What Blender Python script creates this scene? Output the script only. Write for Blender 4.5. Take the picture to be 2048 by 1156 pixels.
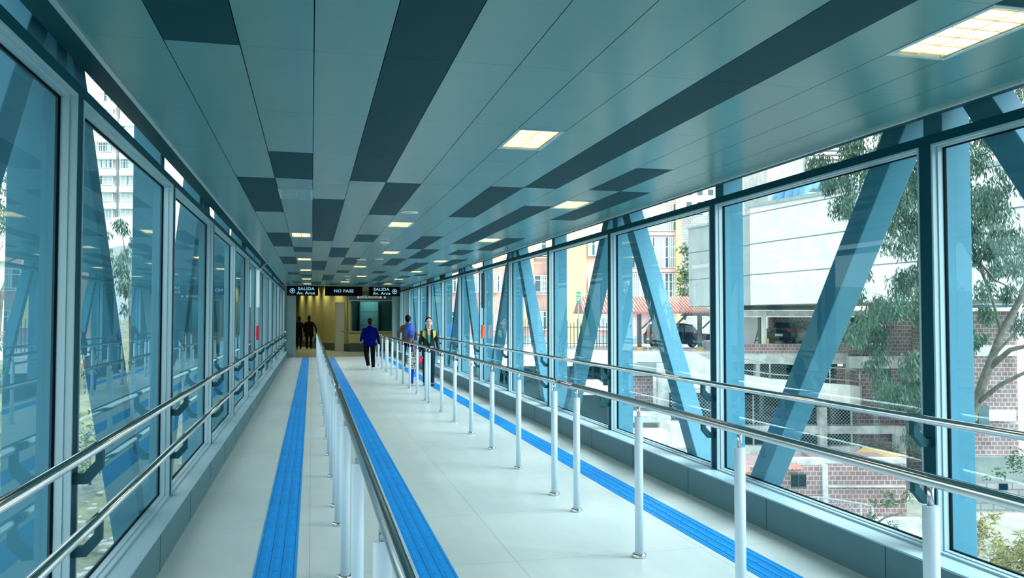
import bpy, bmesh, math, random
from mathutils import Vector, Matrix
random.seed(7)
D = bpy.data
COL = bpy.context.scene.collection
SC = bpy.context.scene
for o in list(D.objects): D.objects.remove(o, do_unlink=True)

# ---------------------------------------------------------------- camera, world, sun, exposure
FPX = 1640.0
TH = math.atan(56/FPX); PS = math.atan(401/FPX*math.cos(TH)); EYE = 1.7
cam = D.objects.new('camera', D.cameras.new('camera')); COL.objects.link(cam)
cam.data.sensor_width = 36; cam.data.lens = FPX/2048*36
cam.data.clip_start = 0.05; cam.data.clip_end = 600
cam.location = (0, 0, EYE); cam.rotation_euler = (math.pi/2+TH, 0, -PS)
SC.camera = cam
SC.view_settings.view_transform = 'Standard'; SC.view_settings.look = 'None'
SC.view_settings.gamma = 1; SC.view_settings.use_curve_mapping = False
SC.view_settings.exposure = 0.45
w = D.worlds.new('world'); SC.world = w; w.use_nodes = True
bgn = w.node_tree.nodes['Background']
bgn.inputs[0].default_value = (0.90, 0.975, 1.0, 1); bgn.inputs[1].default_value = 1.9
sl = D.lights.new('sun', 'SUN'); sl.energy = 7.5; sl.angle = math.radians(50); sl.color = (0.95, 0.98, 1.0)
sun = D.objects.new('sun', sl); COL.objects.link(sun)
sun.rotation_euler = Vector((-0.62, 0.40, -0.68)).to_track_quat('-Z', 'Y').to_euler()

# ---------------------------------------------------------------- helpers
def tag(o, label=None, cat=None, group=None, kind=None):
    if label: o['label'] = label
    if cat: o['category'] = cat
    if group: o['group'] = group
    if kind: o['kind'] = kind
    return o
def empty(name, loc=(0, 0, 0), rz=0):
    o = D.objects.new(name, None); COL.objects.link(o); o.location = loc; o.rotation_euler = (0, 0, rz)
    o.empty_display_size = 0.1
    return o
def thing(name, label, cat, loc=(0, 0, 0), rz=0, group=None):
    return tag(empty(name, loc, rz), label, cat, group)
def copy_tree(o, parent=None):
    c = o.copy(); COL.objects.link(c); c.parent = parent
    for ch in list(o.children): copy_tree(ch, c)
    return c

class MB:
    def __init__(s): s.v = []; s.f = []; s.m = []; s.sm = []
    def add(s, vs, fs, mi=0, smooth=False):
        b = len(s.v); s.v += [tuple(v) for v in vs]
        for f in fs: s.f.append([b+i for i in f]); s.m.append(mi); s.sm.append(smooth)
        return s
    def box(s, x0, x1, y0, y1, z0, z1, mi=0):
        vs = [(x, y, z) for z in (z0, z1) for y in (y0, y1) for x in (x0, x1)]
        return s.add(vs, [(0, 2, 3, 1), (4, 5, 7, 6), (0, 1, 5, 4), (2, 6, 7, 3), (0, 4, 6, 2), (1, 3, 7, 5)], mi)
    def quad(s, a, b, c, d, mi=0): return s.add([a, b, c, d], [(0, 1, 2, 3)], mi)
    def prism(s, pts, off, mi=0):
        n = len(pts); off = Vector(off)
        vs = [Vector(p) for p in pts]+[Vector(p)+off for p in pts]
        fs = [tuple(range(n))[::-1], tuple(range(n, 2*n))]+[(i, (i+1) % n, n+(i+1) % n, n+i) for i in range(n)]
        return s.add(vs, fs, mi)
    def beam(s, p, q, wx, h, mi=0):
        # rectangular bar from p to q: wx across (world x if possible), h the other way
        p = Vector(p); q = Vector(q); d = (q-p).normalized()
        a = Vector((1, 0, 0)) if abs(d.x) < .9 else Vector((0, 1, 0))
        b = d.cross(a).normalized(); a = b.cross(d).normalized()
        vs = [e+a*(sx*wx/2)+b*(sy*h/2) for e in (p, q) for sx, sy in ((-1, -1), (1, -1), (1, 1), (-1, 1))]
        return s.add(vs, [(0, 1, 2, 3), (7, 6, 5, 4), (0, 4, 5, 1), (1, 5, 6, 2), (2, 6, 7, 3), (3, 7, 4, 0)], mi)
    def tube(s, pts, r, seg=12, mi=0, caps=True, smooth=True):
        pts = [Vector(p) for p in pts]; n = len(pts)
        rr = r if isinstance(r, (list, tuple)) else [r]*n
        ring0 = len(s.v); prev = None
        for i, p in enumerate(pts):
            d = (pts[min(i+1, n-1)]-pts[max(i-1, 0)])
            d = d.normalized() if d.length > 1e-9 else Vector((0, 0, 1))
            if prev is None:
                a = Vector((1, 0, 0)) if abs(d.x) < .8 else Vector((0, 1, 0))
            else: a = prev
            a = (a-d*a.dot(d)).normalized(); prev = a; b = d.cross(a)
            ri = rr[i]; rx, ry = ri if isinstance(ri, tuple) else (ri, ri)
            for k in range(seg):
                t = 2*math.pi*k/seg
                s.v.append(tuple(p+a*(rx*math.cos(t))+b*(ry*math.sin(t))))
        for i in range(n-1):
            for k in range(seg):
                a0 = ring0+i*seg+k; a1 = ring0+i*seg+(k+1) % seg
                s.f.append([a0, a1, a1+seg, a0+seg]); s.m.append(mi); s.sm.append(smooth)
        if caps:
            s.f.append([ring0+k for k in range(seg)][::-1]); s.m.append(mi); s.sm.append(False)
            e = ring0+(n-1)*seg; s.f.append([e+k for k in range(seg)]); s.m.append(mi); s.sm.append(False)
        return s
    def ball(s, c, r, seg=16, rings=10, mi=0):
        c = Vector(c); rx, ry, rz = r if isinstance(r, tuple) else (r, r, r)
        vs = [c+Vector((0, 0, rz))]
        for i in range(1, rings):
            t = math.pi*i/rings
            for k in range(seg):
                p = 2*math.pi*k/seg
                vs.append(c+Vector((rx*math.sin(t)*math.cos(p), ry*math.sin(t)*math.sin(p), rz*math.cos(t))))
        vs.append(c-Vector((0, 0, rz))); fs = []
        for k in range(seg): fs.append((0, 1+k, 1+(k+1) % seg))
        for i in range(rings-2):
            for k in range(seg):
                a = 1+i*seg+k; b = 1+i*seg+(k+1) % seg
                fs.append((a, a+seg, b+seg, b))
        last = len(vs)-1; o = 1+(rings-2)*seg
        for k in range(seg): fs.append((o+k, last, o+(k+1) % seg))
        return s.add(vs, fs, mi, True)
    def lathe(s, prof, c=(0, 0, 0), seg=20, mi=0, smooth=True):
        return s.tube([(c[0], c[1], c[2]+z) for r, z in prof], [max(r, 1e-4) for r, z in prof], seg, mi, True, smooth)
    def build(s, name, mats, parent=None, bevel=0, loc=None):
        me = D.meshes.new(name); me.from_pydata(s.v, [], s.f); 
        for m in (mats if isinstance(mats, (list, tuple)) else [mats]): me.materials.append(m)
        me.polygons.foreach_set('material_index', s.m); me.polygons.foreach_set('use_smooth', s.sm)
        me.validate(); me.update()
        o = D.objects.new(name, me); COL.objects.link(o)
        if parent: o.parent = parent
        if loc: o.location = loc
        if bevel:
            b = o.modifiers.new('bevel', 'BEVEL'); b.width = bevel; b.segments = 2; b.limit_method = 'ANGLE'
        return o

# ---------------------------------------------------------------- materials
def newmat(name):
    m = D.materials.new(name); m.use_nodes = True
    return m, m.node_tree.nodes, m.node_tree.links, m.node_tree.nodes['Principled BSDF']
def mat(name, col, rough=.5, metal=0, var=0, scale=4, bump=0, bscale=60, spec=.5, emit=None, es=0):
    m, N, L, B = newmat(name)
    B.inputs['Base Color'].default_value = (*col, 1); B.inputs['Roughness'].default_value = rough
    B.inputs['Metallic'].default_value = metal; B.inputs['Specular IOR Level'].default_value = spec
    if emit: B.inputs['Emission Color'].default_value = (*emit, 1); B.inputs['Emission Strength'].default_value = es
    tc = N.new('ShaderNodeTexCoord')
    if var:
        n = N.new('ShaderNodeTexNoise'); n.inputs['Scale'].default_value = scale; n.inputs['Detail'].default_value = 6
        n.inputs['Roughness'].default_value = .65
        L.new(tc.outputs['Object'], n.inputs['Vector'])
        r = N.new('ShaderNodeValToRGB'); r.color_ramp.elements[0].position = .32; r.color_ramp.elements[1].position = .68
        r.color_ramp.elements[0].color = (*[c*(1-var) for c in col], 1)
        r.color_ramp.elements[1].color = (*[min(1, c*(1+var)) for c in col], 1)
        L.new(n.outputs[0], r.inputs[0]); L.new(r.outputs[0], B.inputs['Base Color'])
    if bump:
        n2 = N.new('ShaderNodeTexNoise'); n2.inputs['Scale'].default_value = bscale
        L.new(tc.outputs['Object'], n2.inputs['Vector'])
        bp = N.new('ShaderNodeBump'); bp.inputs['Strength'].default_value = bump; bp.inputs['Distance'].default_value = .01
        L.new(n2.outputs[0], bp.inputs['Height']); L.new(bp.outputs[0], B.inputs['Normal'])
    return m
def brickmat(name, c1, c2, mortar, bw=.35, bh=.2, ms=.02, rough=.85, off=.5, var=.15):
    m, N, L, B = newmat(name)
    tc = N.new('ShaderNodeTexCoord'); sx = N.new('ShaderNodeSeparateXYZ'); cx = N.new('ShaderNodeCombineXYZ')
    ad = N.new('ShaderNodeMath'); ad.operation = 'ADD'
    L.new(tc.outputs['Object'], sx.inputs[0]); L.new(sx.outputs[0], ad.inputs[0]); L.new(sx.outputs[1], ad.inputs[1])
    L.new(ad.outputs[0], cx.inputs[0]); L.new(sx.outputs[2], cx.inputs[1])
    b = N.new('ShaderNodeTexBrick'); b.offset = off
    b.inputs['Scale'].default_value = 1; b.inputs['Brick Width'].default_value = bw; b.inputs['Row Height'].default_value = bh
    b.inputs['Mortar Size'].default_value = ms; b.inputs['Color1'].default_value = (*c1, 1); b.inputs['Color2'].default_value = (*c2, 1)
    b.inputs['Mortar'].default_value = (*mortar, 1); L.new(cx.outputs[0], b.inputs['Vector'])
    n = N.new('ShaderNodeTexNoise'); n.inputs['Scale'].default_value = 1.1; n.inputs['Detail'].default_value = 8
    L.new(tc.outputs['Object'], n.inputs['Vector'])
    r = N.new('ShaderNodeMapRange'); r.inputs[1].default_value = .3; r.inputs[2].default_value = .7
    r.inputs[3].default_value = 1-var; r.inputs[4].default_value = 1+var
    L.new(n.outputs[0], r.inputs[0])
    mx = N.new('ShaderNodeVectorMath'); mx.operation = 'SCALE'; L.new(b.outputs['Color'], mx.inputs[0]); L.new(r.outputs[0], mx.inputs['Scale'])
    L.new(mx.outputs[0], B.inputs['Base Color']); B.inputs['Roughness'].default_value = rough
    return m
def glassmat(name, tint, ior=1.5, extra=0.0):
    m, N, L, B = newmat(name); N.remove(B); out = N['Material Output']
    t = N.new('ShaderNodeBsdfTransparent'); t.inputs[0].default_value = (*tint, 1)
    g = N.new('ShaderNodeBsdfGlossy'); g.inputs['Roughness'].default_value = 0.0; g.inputs[0].default_value = (.62, .86, .92, 1)
    fr = N.new('ShaderNodeFresnel'); fr.inputs[0].default_value = ior
    # the outer side of the sheet is seen from behind: use the facing angle, not the inside-medium angle
    geo = N.new('ShaderNodeNewGeometry'); mulb = N.new('ShaderNodeMath'); mulb.operation = 'SUBTRACT'; mulb.inputs[0].default_value = 1
    L.new(geo.outputs['Backfacing'], mulb.inputs[1])
    ml = N.new('ShaderNodeMath'); ml.operation = 'MULTIPLY'; ml.use_clamp = True
    sc_ = N.new('ShaderNodeMath'); sc_.operation = 'MULTIPLY_ADD'; sc_.inputs[1].default_value = 0.92; sc_.inputs[2].default_value = extra; sc_.use_clamp = True
    L.new(fr.outputs[0], sc_.inputs[0]); L.new(sc_.outputs[0], ml.inputs[0]); L.new(mulb.outputs[0], ml.inputs[1])
    mix = N.new('ShaderNodeMixShader'); L.new(ml.outputs[0], mix.inputs[0]); L.new(t.outputs[0], mix.inputs[1]); L.new(g.outputs[0], mix.inputs[2])
    L.new(mix.outputs[0], out.inputs[0])
    return m

M = {}
M['alu'] = mat('aluminium_frame', (.30, .45, .51), .42, .15)
M['dark'] = mat('dark_teal_steel', (.002, .055, .078), .55, .0, spec=.08)
M['truss'] = mat('truss_steel_paint', (.048, .19, .27), .55, .0, spec=.15, var=.06, scale=3)
M['gasket'] = mat('black_rubber', (.002, .006, .008), .7, spec=.03)
M['glass'] = glassmat('window_glass', (.90, .955, .965))
M['kerb'] = mat('kerb_stone', (.06, .155, .175), .5, var=.05, scale=6)  # dark tone takes in the shade on the kerb face
M['ceil'] = mat('ceiling_panel_light', (.062, .205, .215), .25, .0, spec=.45, var=.02, scale=2)
M['ceild'] = mat('ceiling_panel_dark', (.0005, .045, .062), .5, .0, spec=.06)
M['seam'] = mat('ceiling_void', (.02, .06, .07), .8)
M['trim'] = mat('edge_trim', (.50, .62, .66), .3, .5)
M['soffit'] = mat('soffit_metal', (.010, .07, .085), .6, .0, spec=.04)
M['steel'] = mat('brushed_stainless', (.62, .64, .64), .16, 1.0)
M['post'] = mat('post_silver_paint', (.56, .72, .82), .45, .0, bump=.05, bscale=200)
M['bracket'] = mat('bracket_dark_steel', (.012, .07, .09), .5, .0, spec=.15)
M['blue'] = mat('tactile_blue', (.0, .27, .72), .55, spec=.2, var=.07, scale=3)
M['blue2'] = mat('tactile_groove', (.01, .06, .14), .6)
M['white'] = mat('white_paint', (.80, .82, .82), .5)
M['black'] = mat('black_plastic', (.008, .01, .012), .35)
M['sign'] = mat('sign_black', (.002, .003, .004), .5, spec=.05)
M['letter'] = mat('sign_lettering', (.35, .62, .75), .4, emit=(.35, .65, .8), es=.35)
M['lampw'] = mat('lamp_reflector', (.90, .72, .42), .35, .0)
M['lampe'] = mat('lamp_tube_lit', (1, 1, 1), .5, emit=(1, .90, .72), es=20)
M['lampg'] = mat('lamp_tray_lit', (1, .9, .7), .5, emit=(1, .74, .40), es=.25)
M['hallw'] = mat('hall_plaster_olive', (.30, .30, .13), .6, var=.05, scale=3)
M['hallg'] = mat('hall_grey_panel', (.17, .27, .26), .55)
M['hallf'] = mat('hall_floor', (.20, .22, .17), .4, var=.05)
M['skirt'] = mat('dark_skirting', (.035, .06, .055), .5)
M['deadglass'] = mat('dark_glass', (.01, .05, .05), .08, spec=.8)

def floormat():
    m, N, L, B = newmat('floor_stone')
    tc = N.new('ShaderNodeTexCoord'); n = N.new('ShaderNodeTexNoise'); n.inputs['Scale'].default_value = 1.3; n.inputs['Detail'].default_value = 9
    n.inputs['Roughness'].default_value = .7
    mp = N.new('ShaderNodeMapping'); mp.inputs['Scale'].default_value = (2.2, .5, 1)
    L.new(tc.outputs['Object'], mp.inputs[0]); L.new(mp.outputs[0], n.inputs[0])
    r = N.new('ShaderNodeValToRGB'); e = r.color_ramp.elements
    e[0].position = .3; e[0].color = (.50, .60, .60, 1); e[1].position = .7; e[1].color = (.60, .68, .66, 1)
    L.new(n.outputs[0], r.inputs[0])
    b = N.new('ShaderNodeTexBrick'); b.offset = 0; b.inputs['Scale'].default_value = 1; b.inputs['Brick Width'].default_value = 1.4
    b.inputs['Row Height'].default_value = 1.4; b.inputs['Mortar Size'].default_value = .003
    b.inputs['Color1'].default_value = (1, 1, 1, 1); b.inputs['Color2'].default_value = (.97, .97, .97, 1); b.inputs['Mortar'].default_value = (.6, .62, .62, 1)
    L.new(tc.outputs['Object'], b.inputs[0])
    mx = N.new('ShaderNodeMix'); mx.data_type = 'RGBA'; mx.blend_type = 'MULTIPLY'; mx.inputs[0].default_value = 1
    L.new(r.outputs[0], mx.inputs[6]); L.new(b.outputs[0], mx.inputs[7]); L.new(mx.outputs[2], B.inputs['Base Color'])
    n2 = N.new('ShaderNodeTexNoise'); n2.inputs['Scale'].default_value = 5; L.new(tc.outputs['Object'], n2.inputs[0])
    mr = N.new('ShaderNodeMapRange'); mr.inputs[3].default_value = .26; mr.inputs[4].default_value = .42; L.new(n2.outputs[0], mr.inputs[0])
    L.new(mr.outputs[0], B.inputs['Roughness']); B.inputs['Specular IOR Level'].default_value = .5
    return m
M['floor'] = floormat()
# ---------------------------------------------------------------- the setting: floor, kerbs, ceiling
XL, XR = -1.10, 3.72            # glazing planes
YB, YE = -4.17, 35.7            # ends of the glazed corridor
ORD = ['first', 'second', 'third', 'fourth', 'fifth', 'sixth', 'seventh', 'eighth', 'ninth', 'tenth', 'eleventh', 'twelfth', 'thirteenth', 'fourteenth', 'fifteenth', 'sixteenth']
tag(MB().box(-.98, 3.55, YB, YE, -.18, 0).build('floor', M['floor']), kind='structure')
tag(MB().box(-1.6, 6.0, YE, 53, -.18, -.001).build('floor_hall', M['hallf']), kind='structure')
for side, a, b in (('left', -1.17, -.97), ('right', 3.54, 3.79)):
    m = MB().box(a, b, YB, YE, -.18, .25)
    xi = b if side == 'left' else a
    for k in range(0, 29):        # joints of the stone facing
        y = YB+.3+k*1.4; dx = .002 if side == 'left' else -.002
        m.box(min(xi, xi+dx), max(xi, xi+dx), y, y+.006, 0, .25, 1)
    tag(m.build('baseboard_'+side, [M['kerb'], M['bracket']], bevel=0), kind='structure')
for side, a, b in (('left', -1.17, -.967), ('right', 3.537, 3.79)):
    tag(MB().box(a, b, YB, YE, .25, .262).build('trim_sill_'+side, M['alu']), kind='structure')  # added pale plate: light falling on the kerb top put into colour
# slab edges and the roof above
tag(MB().box(-1.55, -1.18, YB, YE, -.55, -.2).box(3.80, 4.2, YB, YE, -.55, -.2).build('trim_slab_edge', M['truss']), kind='structure')
tag(MB().box(-1.13, 3.75, YB, YE, 3.02, 3.36).box(-1.44, 4.4, YB, YE, 3.36, 3.46).build('trim_roof_deck', M['soffit']), kind='structure')
tag(MB().box(-1.25, 3.85, YB-.1, YB, -.2, 3.02).build('wall_back', M['hallg']), kind='structure')

PW, PX0 = 4.44/14, -.95
CZ = 2.90; PITCH = 1.188; YR0 = 3.77
CEND = 32.3
DARK = {1: [-2, -1, 3, 4, 7, 8, 11, 12, 16, 21], 2: [2, 9, 17], 3: [4, 5, 6, 7, 12, 13, 14, 21, 22], 4: [-6, -5, -4, -3, -2, -1, 0, 1, 2, 9, 10, 17, 18, 19],
        5: [3, 4, 7, 11, 12, 15, 21, 22], }
for c in list(DARK): DARK[13-c] = list(DARK[c])
DARK[11] = [-3, -2, 2, 9, 17]; DARK[12] = [3, 4, 7, 8, 11, 12, 16, 21]; DARK[8] = [3, 4, 7, 8, 11, 12, 15, 21, 22]; DARK[5] = [3, 4, 7, 11, 12, 15, 22]
LIGHTS = [(2, 2.45), (2, 7.95), (2, 12.07), (2, 17.25), (2, 21.3), (2, 26.4), (2, 30.3),
          (6, 10.36), (6, 19.5), (6, 28.2), (7, 5.03), (7, 15.05), (7, 24.2),
          (11, 2.58), (11, 8.05), (11, 12.22), (11, 17.2), (11, 21.4), (11, 25.9), (11, 29.7)]
LL = .62
cm = MB()
G = .0022
for c in range(14):
    x0 = PX0+c*PW+G; x1 = PX0+(c+1)*PW-G
    lights = sorted(y for cc, y in LIGHTS if cc == c)
    for r in range(-7, 26):
        y0 = YR0+r*PITCH+.001; y1 = YR0+(r+1)*PITCH-.001
        if y0 > CEND: continue
        y1 = min(y1, CEND); segs = [(y0, y1)]
        for ly in lights:
            new = []
            for a, b in segs:
                if ly+LL < a or ly > b: new.append((a, b)); continue
                if a < ly: new.append((a, ly))
                if b > ly+LL: new.append((ly+LL, b))
            segs = new
        for a, b in segs:
            if b-a > .01: cm.box(x0, x1, a, b, CZ, CZ+.018, 1 if r in DARK.get(c, []) else 0)
cm.box(-1.0, 3.55, YB, CEND, CZ+.1, CZ+.115, 2)
tag(cm.build('ceiling', [M['ceil'], M['ceild'], M['seam']]), kind='structure')
for side, s, xe, xo in (('left', -1, -.95, -1.118), ('right', 1, 3.49, 3.708)):
    m = MB()
    m.box(min(xe, xe+s*.02), max(xe, xe+s*.02), YB, CEND, CZ-.012, CZ+.03, 0)
    a = xe+s*.02
    m.prism([(a, YB, CZ), (xo, YB, CZ+.036), (xo, YB, CZ+.11), (a, YB, CZ+.11)], (0, CEND-YB, 0), 1)
    tag(m.build('trim_soffit_'+side, [M['trim'], M['soffit']]), kind='structure')
# header and hall ceiling where the low ceiling ends
tag(MB().box(-1.3, 3.9, CEND, CEND+.12, CZ-.01, 3.6).build('trim_header', M['hallg']), kind='structure')
tag(MB().box(-1.6, 6.0, CEND, 53, 3.6, 3.75).build('ceiling_hall', M['seam']), kind='structure')
m = MB()
for a, b in ((-1.19, -1.1), (3.72, 3.81)): m.box(a, b, CEND+.12, YE, 2.84, 3.6)
tag(m.build('wall_above_windows', M['hallg']), kind='structure')
tag(MB().box(-1.6, -.64, YE, YE+.25, -.1, 3.6).build('wall_end_left', M['hallg']), kind='structure')
tag(MB().box(3.40, 4.6, YE, YE+.25, -.1, 3.6).build('wall_end_right', M['hallg']), kind='structure')

# ---------------------------------------------------------------- windows, mullions, beams
MY = [4.34+2.8*k for k in range(-3, 12)]; MY = [y for y in MY if y < 35.5]; MY.append(35.62)
wn = 0
for side, X, s in (('left', XL, -1), ('right', XR, 1)):
    for k, y in enumerate(MY):
        a, b = sorted((X, X+s*.09))
        tag(MB().box(a, b, y-.0525, y+.0525, .262, 2.77).build('trim_mullion_'+side+'_'+str(k+1), M['dark'], bevel=.003), kind='structure')
        if k == len(MY)-1: continue
        wn += 1
        y0, y1 = y+.0525, MY[k+1]-.0525; z0, z1 = .262, 2.77; fw = .014
        m = MB(); a, b = sorted((X-s*.004, X+s*.088)); gx = X+s*.072
        m.box(a, b, y0, y0+fw, z0, z1).box(a, b, y1-fw, y1, z0, z1).box(a, b, y0+fw, y1-fw, z0, z0+fw).box(a, b, y0+fw, y1-fw, z1-fw, z1)
        bw = .007; a2, b2 = sorted((X+s*.030, X+s*.088)); q0, q1, r0, r1 = y0+fw, y1-fw, z0+fw, z1-fw
        m.box(a2, b2, q0, q0+bw, r0, r1).box(a2, b2, q1-bw, q1, r0, r1).box(a2, b2, q0+bw, q1-bw, r0, r0+bw).box(a2, b2, q0+bw, q1-bw, r1-bw, r1)
        q0 += bw; q1 -= bw; r0 += bw; r1 -= bw; gw = .006; a3, b3 = sorted((X+s*.067, X+s*.088))
        m.box(a3, b3, q0, q0+gw, r0, r1, 1).box(a3, b3, q1-gw, q1, r0, r1, 1).box(a3, b3, q0, q1, r0, r0+gw, 1).box(a3, b3, q0, q1, r1-gw, r1, 1)
        f = tag(m.build('window_%d' % wn, [M['alu'], M['gasket']]), kind='structure')
        a, b = sorted((gx, gx+s*.008))
        MB().box(a, b, q0+.002, q1-.002, r0+.002, r1-.002).build('glass_pane', M['glass'], f)
    a, b = sorted((X, X+s*.10))
    tag(MB().box(a, b, YB, YE, 2.77, 2.83).build('trim_beam_'+side, M['dark']), kind='structure')

# ---------------------------------------------------------------- outer truss
def truss(side, Xi, s):
    xo = Xi+s*.21; xm = (Xi+xo)/2; w_ = .21
    for k, y in enumerate(MY[:-1]):
        yc = y+.045
        if k >= 1 and k < 14:
            n = k-3
            where = ('%s along the bridge from the camera' % ORD[n]) if n >= 0 else ('just behind the camera' if n == -1 else 'second behind the camera')
            t = MB().box(min(Xi, xo), max(Xi, xo), yc-.08, yc+.08, -.5, 3.35).build('truss_column', M['truss'], bevel=.006)
            tag(t, 'upright blue-grey steel column outside the %s glazing, %s' % (side, where), 'column', 'steel columns outside the %s glazing' % side)
        if k < len(MY)-2 and k >= 1:
            y2 = MY[k+1]+.045; top_first = (k % 2 == 1)
            zt, zb = 3.25, -.4
            p = (xm, yc+.17, zt if top_first else zb); q = (xm, y2-.17, zb if top_first else zt)
            t = MB().beam(p, q, w_-.01, .185).build('diagonal_brace', M['truss'], bevel=.006)
            n = k-2
            where = ['beside the camera', ][0] if n <= 0 else '%s window bay ahead' % ORD[n-1]
            lean = 'top end near' if top_first else 'top end far'
            if n < 0: where = 'behind the camera'
            tag(t, 'diagonal steel brace outside the %s glazing, %s, %s' % (side, where, lean), 'brace', 'diagonal braces outside the %s glazing' % side)
truss('right', 3.815, 1); truss('left', -1.195, -1)
for side, X in (('left', -1.285), ('right', 3.905)):
    tag(MB().box(X-.12, X+.12, YB, YE, -.75, -.45).build('trim_bottom_chord_'+side, M['truss']), kind='structure')

# ---------------------------------------------------------------- tactile strips
def strip(name, x0, x1, y0, y1, label):
    t = thing(name, label, 'tactile paving', (x0, y0, 0))
    W = x1-x0
    MB().box(0, W, 0, y1-y0, .0005, .004).build('base_sheet', M['blue'], t)
    m = MB(); n = 4
    gap = .012; ln = .30
    for i in range(3):
        xc = W*(i+.5)/3*.86+W*.07
        y = .02
        while y+ln < y1-y0:
            bw = .016
            m.prism([(xc-bw, y, .0035), (xc+bw, y, .0035), (xc+bw*.7, y, .0085), (xc-bw*.7, y, .0085)], (0, ln-gap, 0))
            y += ln
    for i in range(4):
        xc = W*(.07+.86*i/3); m.box(xc-.0022, xc+.0022, 0, y1-y0, .004, .0046, 1)
    o = m.build('raised_bars', [M['blue'], M['blue2']], t); tag(o, kind='stuff')
strip('tactile_strip', -.36, -.085, YB+.3, 35.6, 'blue tactile guide strip on the floor between left kerb and central railing')
strip('tactile_strip', .67, .945, YB+.3, 35.6, 'blue tactile guide strip right beside the central railing, middle lane')
strip('tactile_strip', 2.86, 3.13, YB+.3, 35.6, 'blue tactile guide strip on the floor behind the right-hand railing')

# ---------------------------------------------------------------- post railings
def railing(x, y0, y1, posts, label, group=None, joint_far=True):
    t = thing('railing', label, 'railing', (x, y0, 0), 0, group)
    RZ = 1.085
    m = MB(); r = .025
    L = y1-y0
    m.tube([(0, -.0, RZ), (0, .02, RZ), (0, L-.02, RZ), (0, L, RZ)], [r*.8, r, r, r*.8], 20)
    # twin decorative grooves along the top
    for dx in (-.008, .008): m.tube([(dx, .03, RZ+.0228), (dx, L-.03, RZ+.0228)], .0022, 6, 1)
    m.build('rail', [M['steel'], M['bracket']], t)
    if joint_far:
        m = MB().tube([(0, L-.03, RZ-.004), (0, L+.05, RZ-.012), (0, L+.36, RZ-.012), (0, L+.44, RZ-.004)], .017, 14)
        m.ball((0, L+.02, RZ-.01), .022)
        m.build('link_tube', M['steel'], t)
    for py in posts:
        ly = py-y0
        b = MB().tube([(0, ly, .012), (0, ly, .99)], .030, 20)
        p = b.build('post', M['post'], t)
        MB().tube([(0, ly, .988), (0, ly, RZ-.018)], .0125, 12).build('pin', M['steel'], p)
        MB().lathe([(.048, .0005), (.050, .006), (.050, .020), (.046, .026), (.031, .028)], (0, ly, 0), 24).build('base_flange', M['steel'], p)
    return t
SECS = [(-1.85, 6.99, [-1.6, -.19, 1.22, 2.65, 4.07, 5.49, 6.9]), (7.49, 16.30, [7.58, 8.98, 10.38, 11.8, 13.2, 14.6, 16.2]),
        (16.55, 25.47, [16.65, 18.1, 19.5, 20.95, 22.4, 23.85, 25.37]), (25.75, 34.7, [25.87, 27.3, 28.8, 30.3, 31.7, 33.1, 34.6])]
pos = ['nearest section', 'second section from the camera', 'third section from the camera', 'farthest section']
for i, (a, b, ps) in enumerate(SECS):
    railing(.225, a, b, ps, 'steel railing on silver posts dividing left and middle lanes, '+pos[i], 'central railing sections', i < 3)
for i, (a, b, ps) in enumerate(SECS):
    railing(2.27, a, b, ps, 'steel railing on silver posts before the right glazing, '+pos[i], 'right-hand railing sections', i < 3)

# ---------------------------------------------------------------- wall handrails
def wall_rail(side, X, xr, s, z, label):
    t = thing('handrail', label, 'handrail', (xr, 0, z))
    m = MB(); y0, y1 = -3.6, 35.3
    m.tube([(0, y0, 0), (0, y1, 0), (s*.03, y1+.04, 0), (s*.09, y1+.06, 0)], .025, 18)
    for dx in (-.008, .008): m.tube([(dx, y0, .0228), (dx, y1, .0228)], .0022, 6, 1)
    m.build('rail', [M['steel'], M['bracket']], t)
    d = s*(abs(X-xr))
    for y in MY:
        if y > 35 : continue
        b = MB(); w2 = .05
        pts = [(0, -.015), (0, -.085), (d*.55, -.15), (d, -.15)]
        h = .011
        poly = [(-s*.016, -.015), (s*.016, -.015), (s*.016, -.070), (d*.62, -.130), (d, -.130), (d, -.178), (d*.42, -.178), (-s*.016, -.105)]
        b.prism([(px, y-.022, pz) for px, pz in poly], (0, .044, 0))
        b.build('bracket', M['bracket'], t)
wall_rail('left', XL, -.985, -1, 1.08, 'long stainless upper handrail bracketed along the left glazing')
wall_rail('left', XL, -.985, -1, .735, 'long stainless lower handrail bracketed along the left glazing')
wall_rail('right', XR, 3.605, 1, 1.08, 'long stainless upper handrail bracketed along the right glazing')
wall_rail('right', XR, 3.605, 1, .735, 'long stainless lower handrail bracketed along the right glazing')

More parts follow.
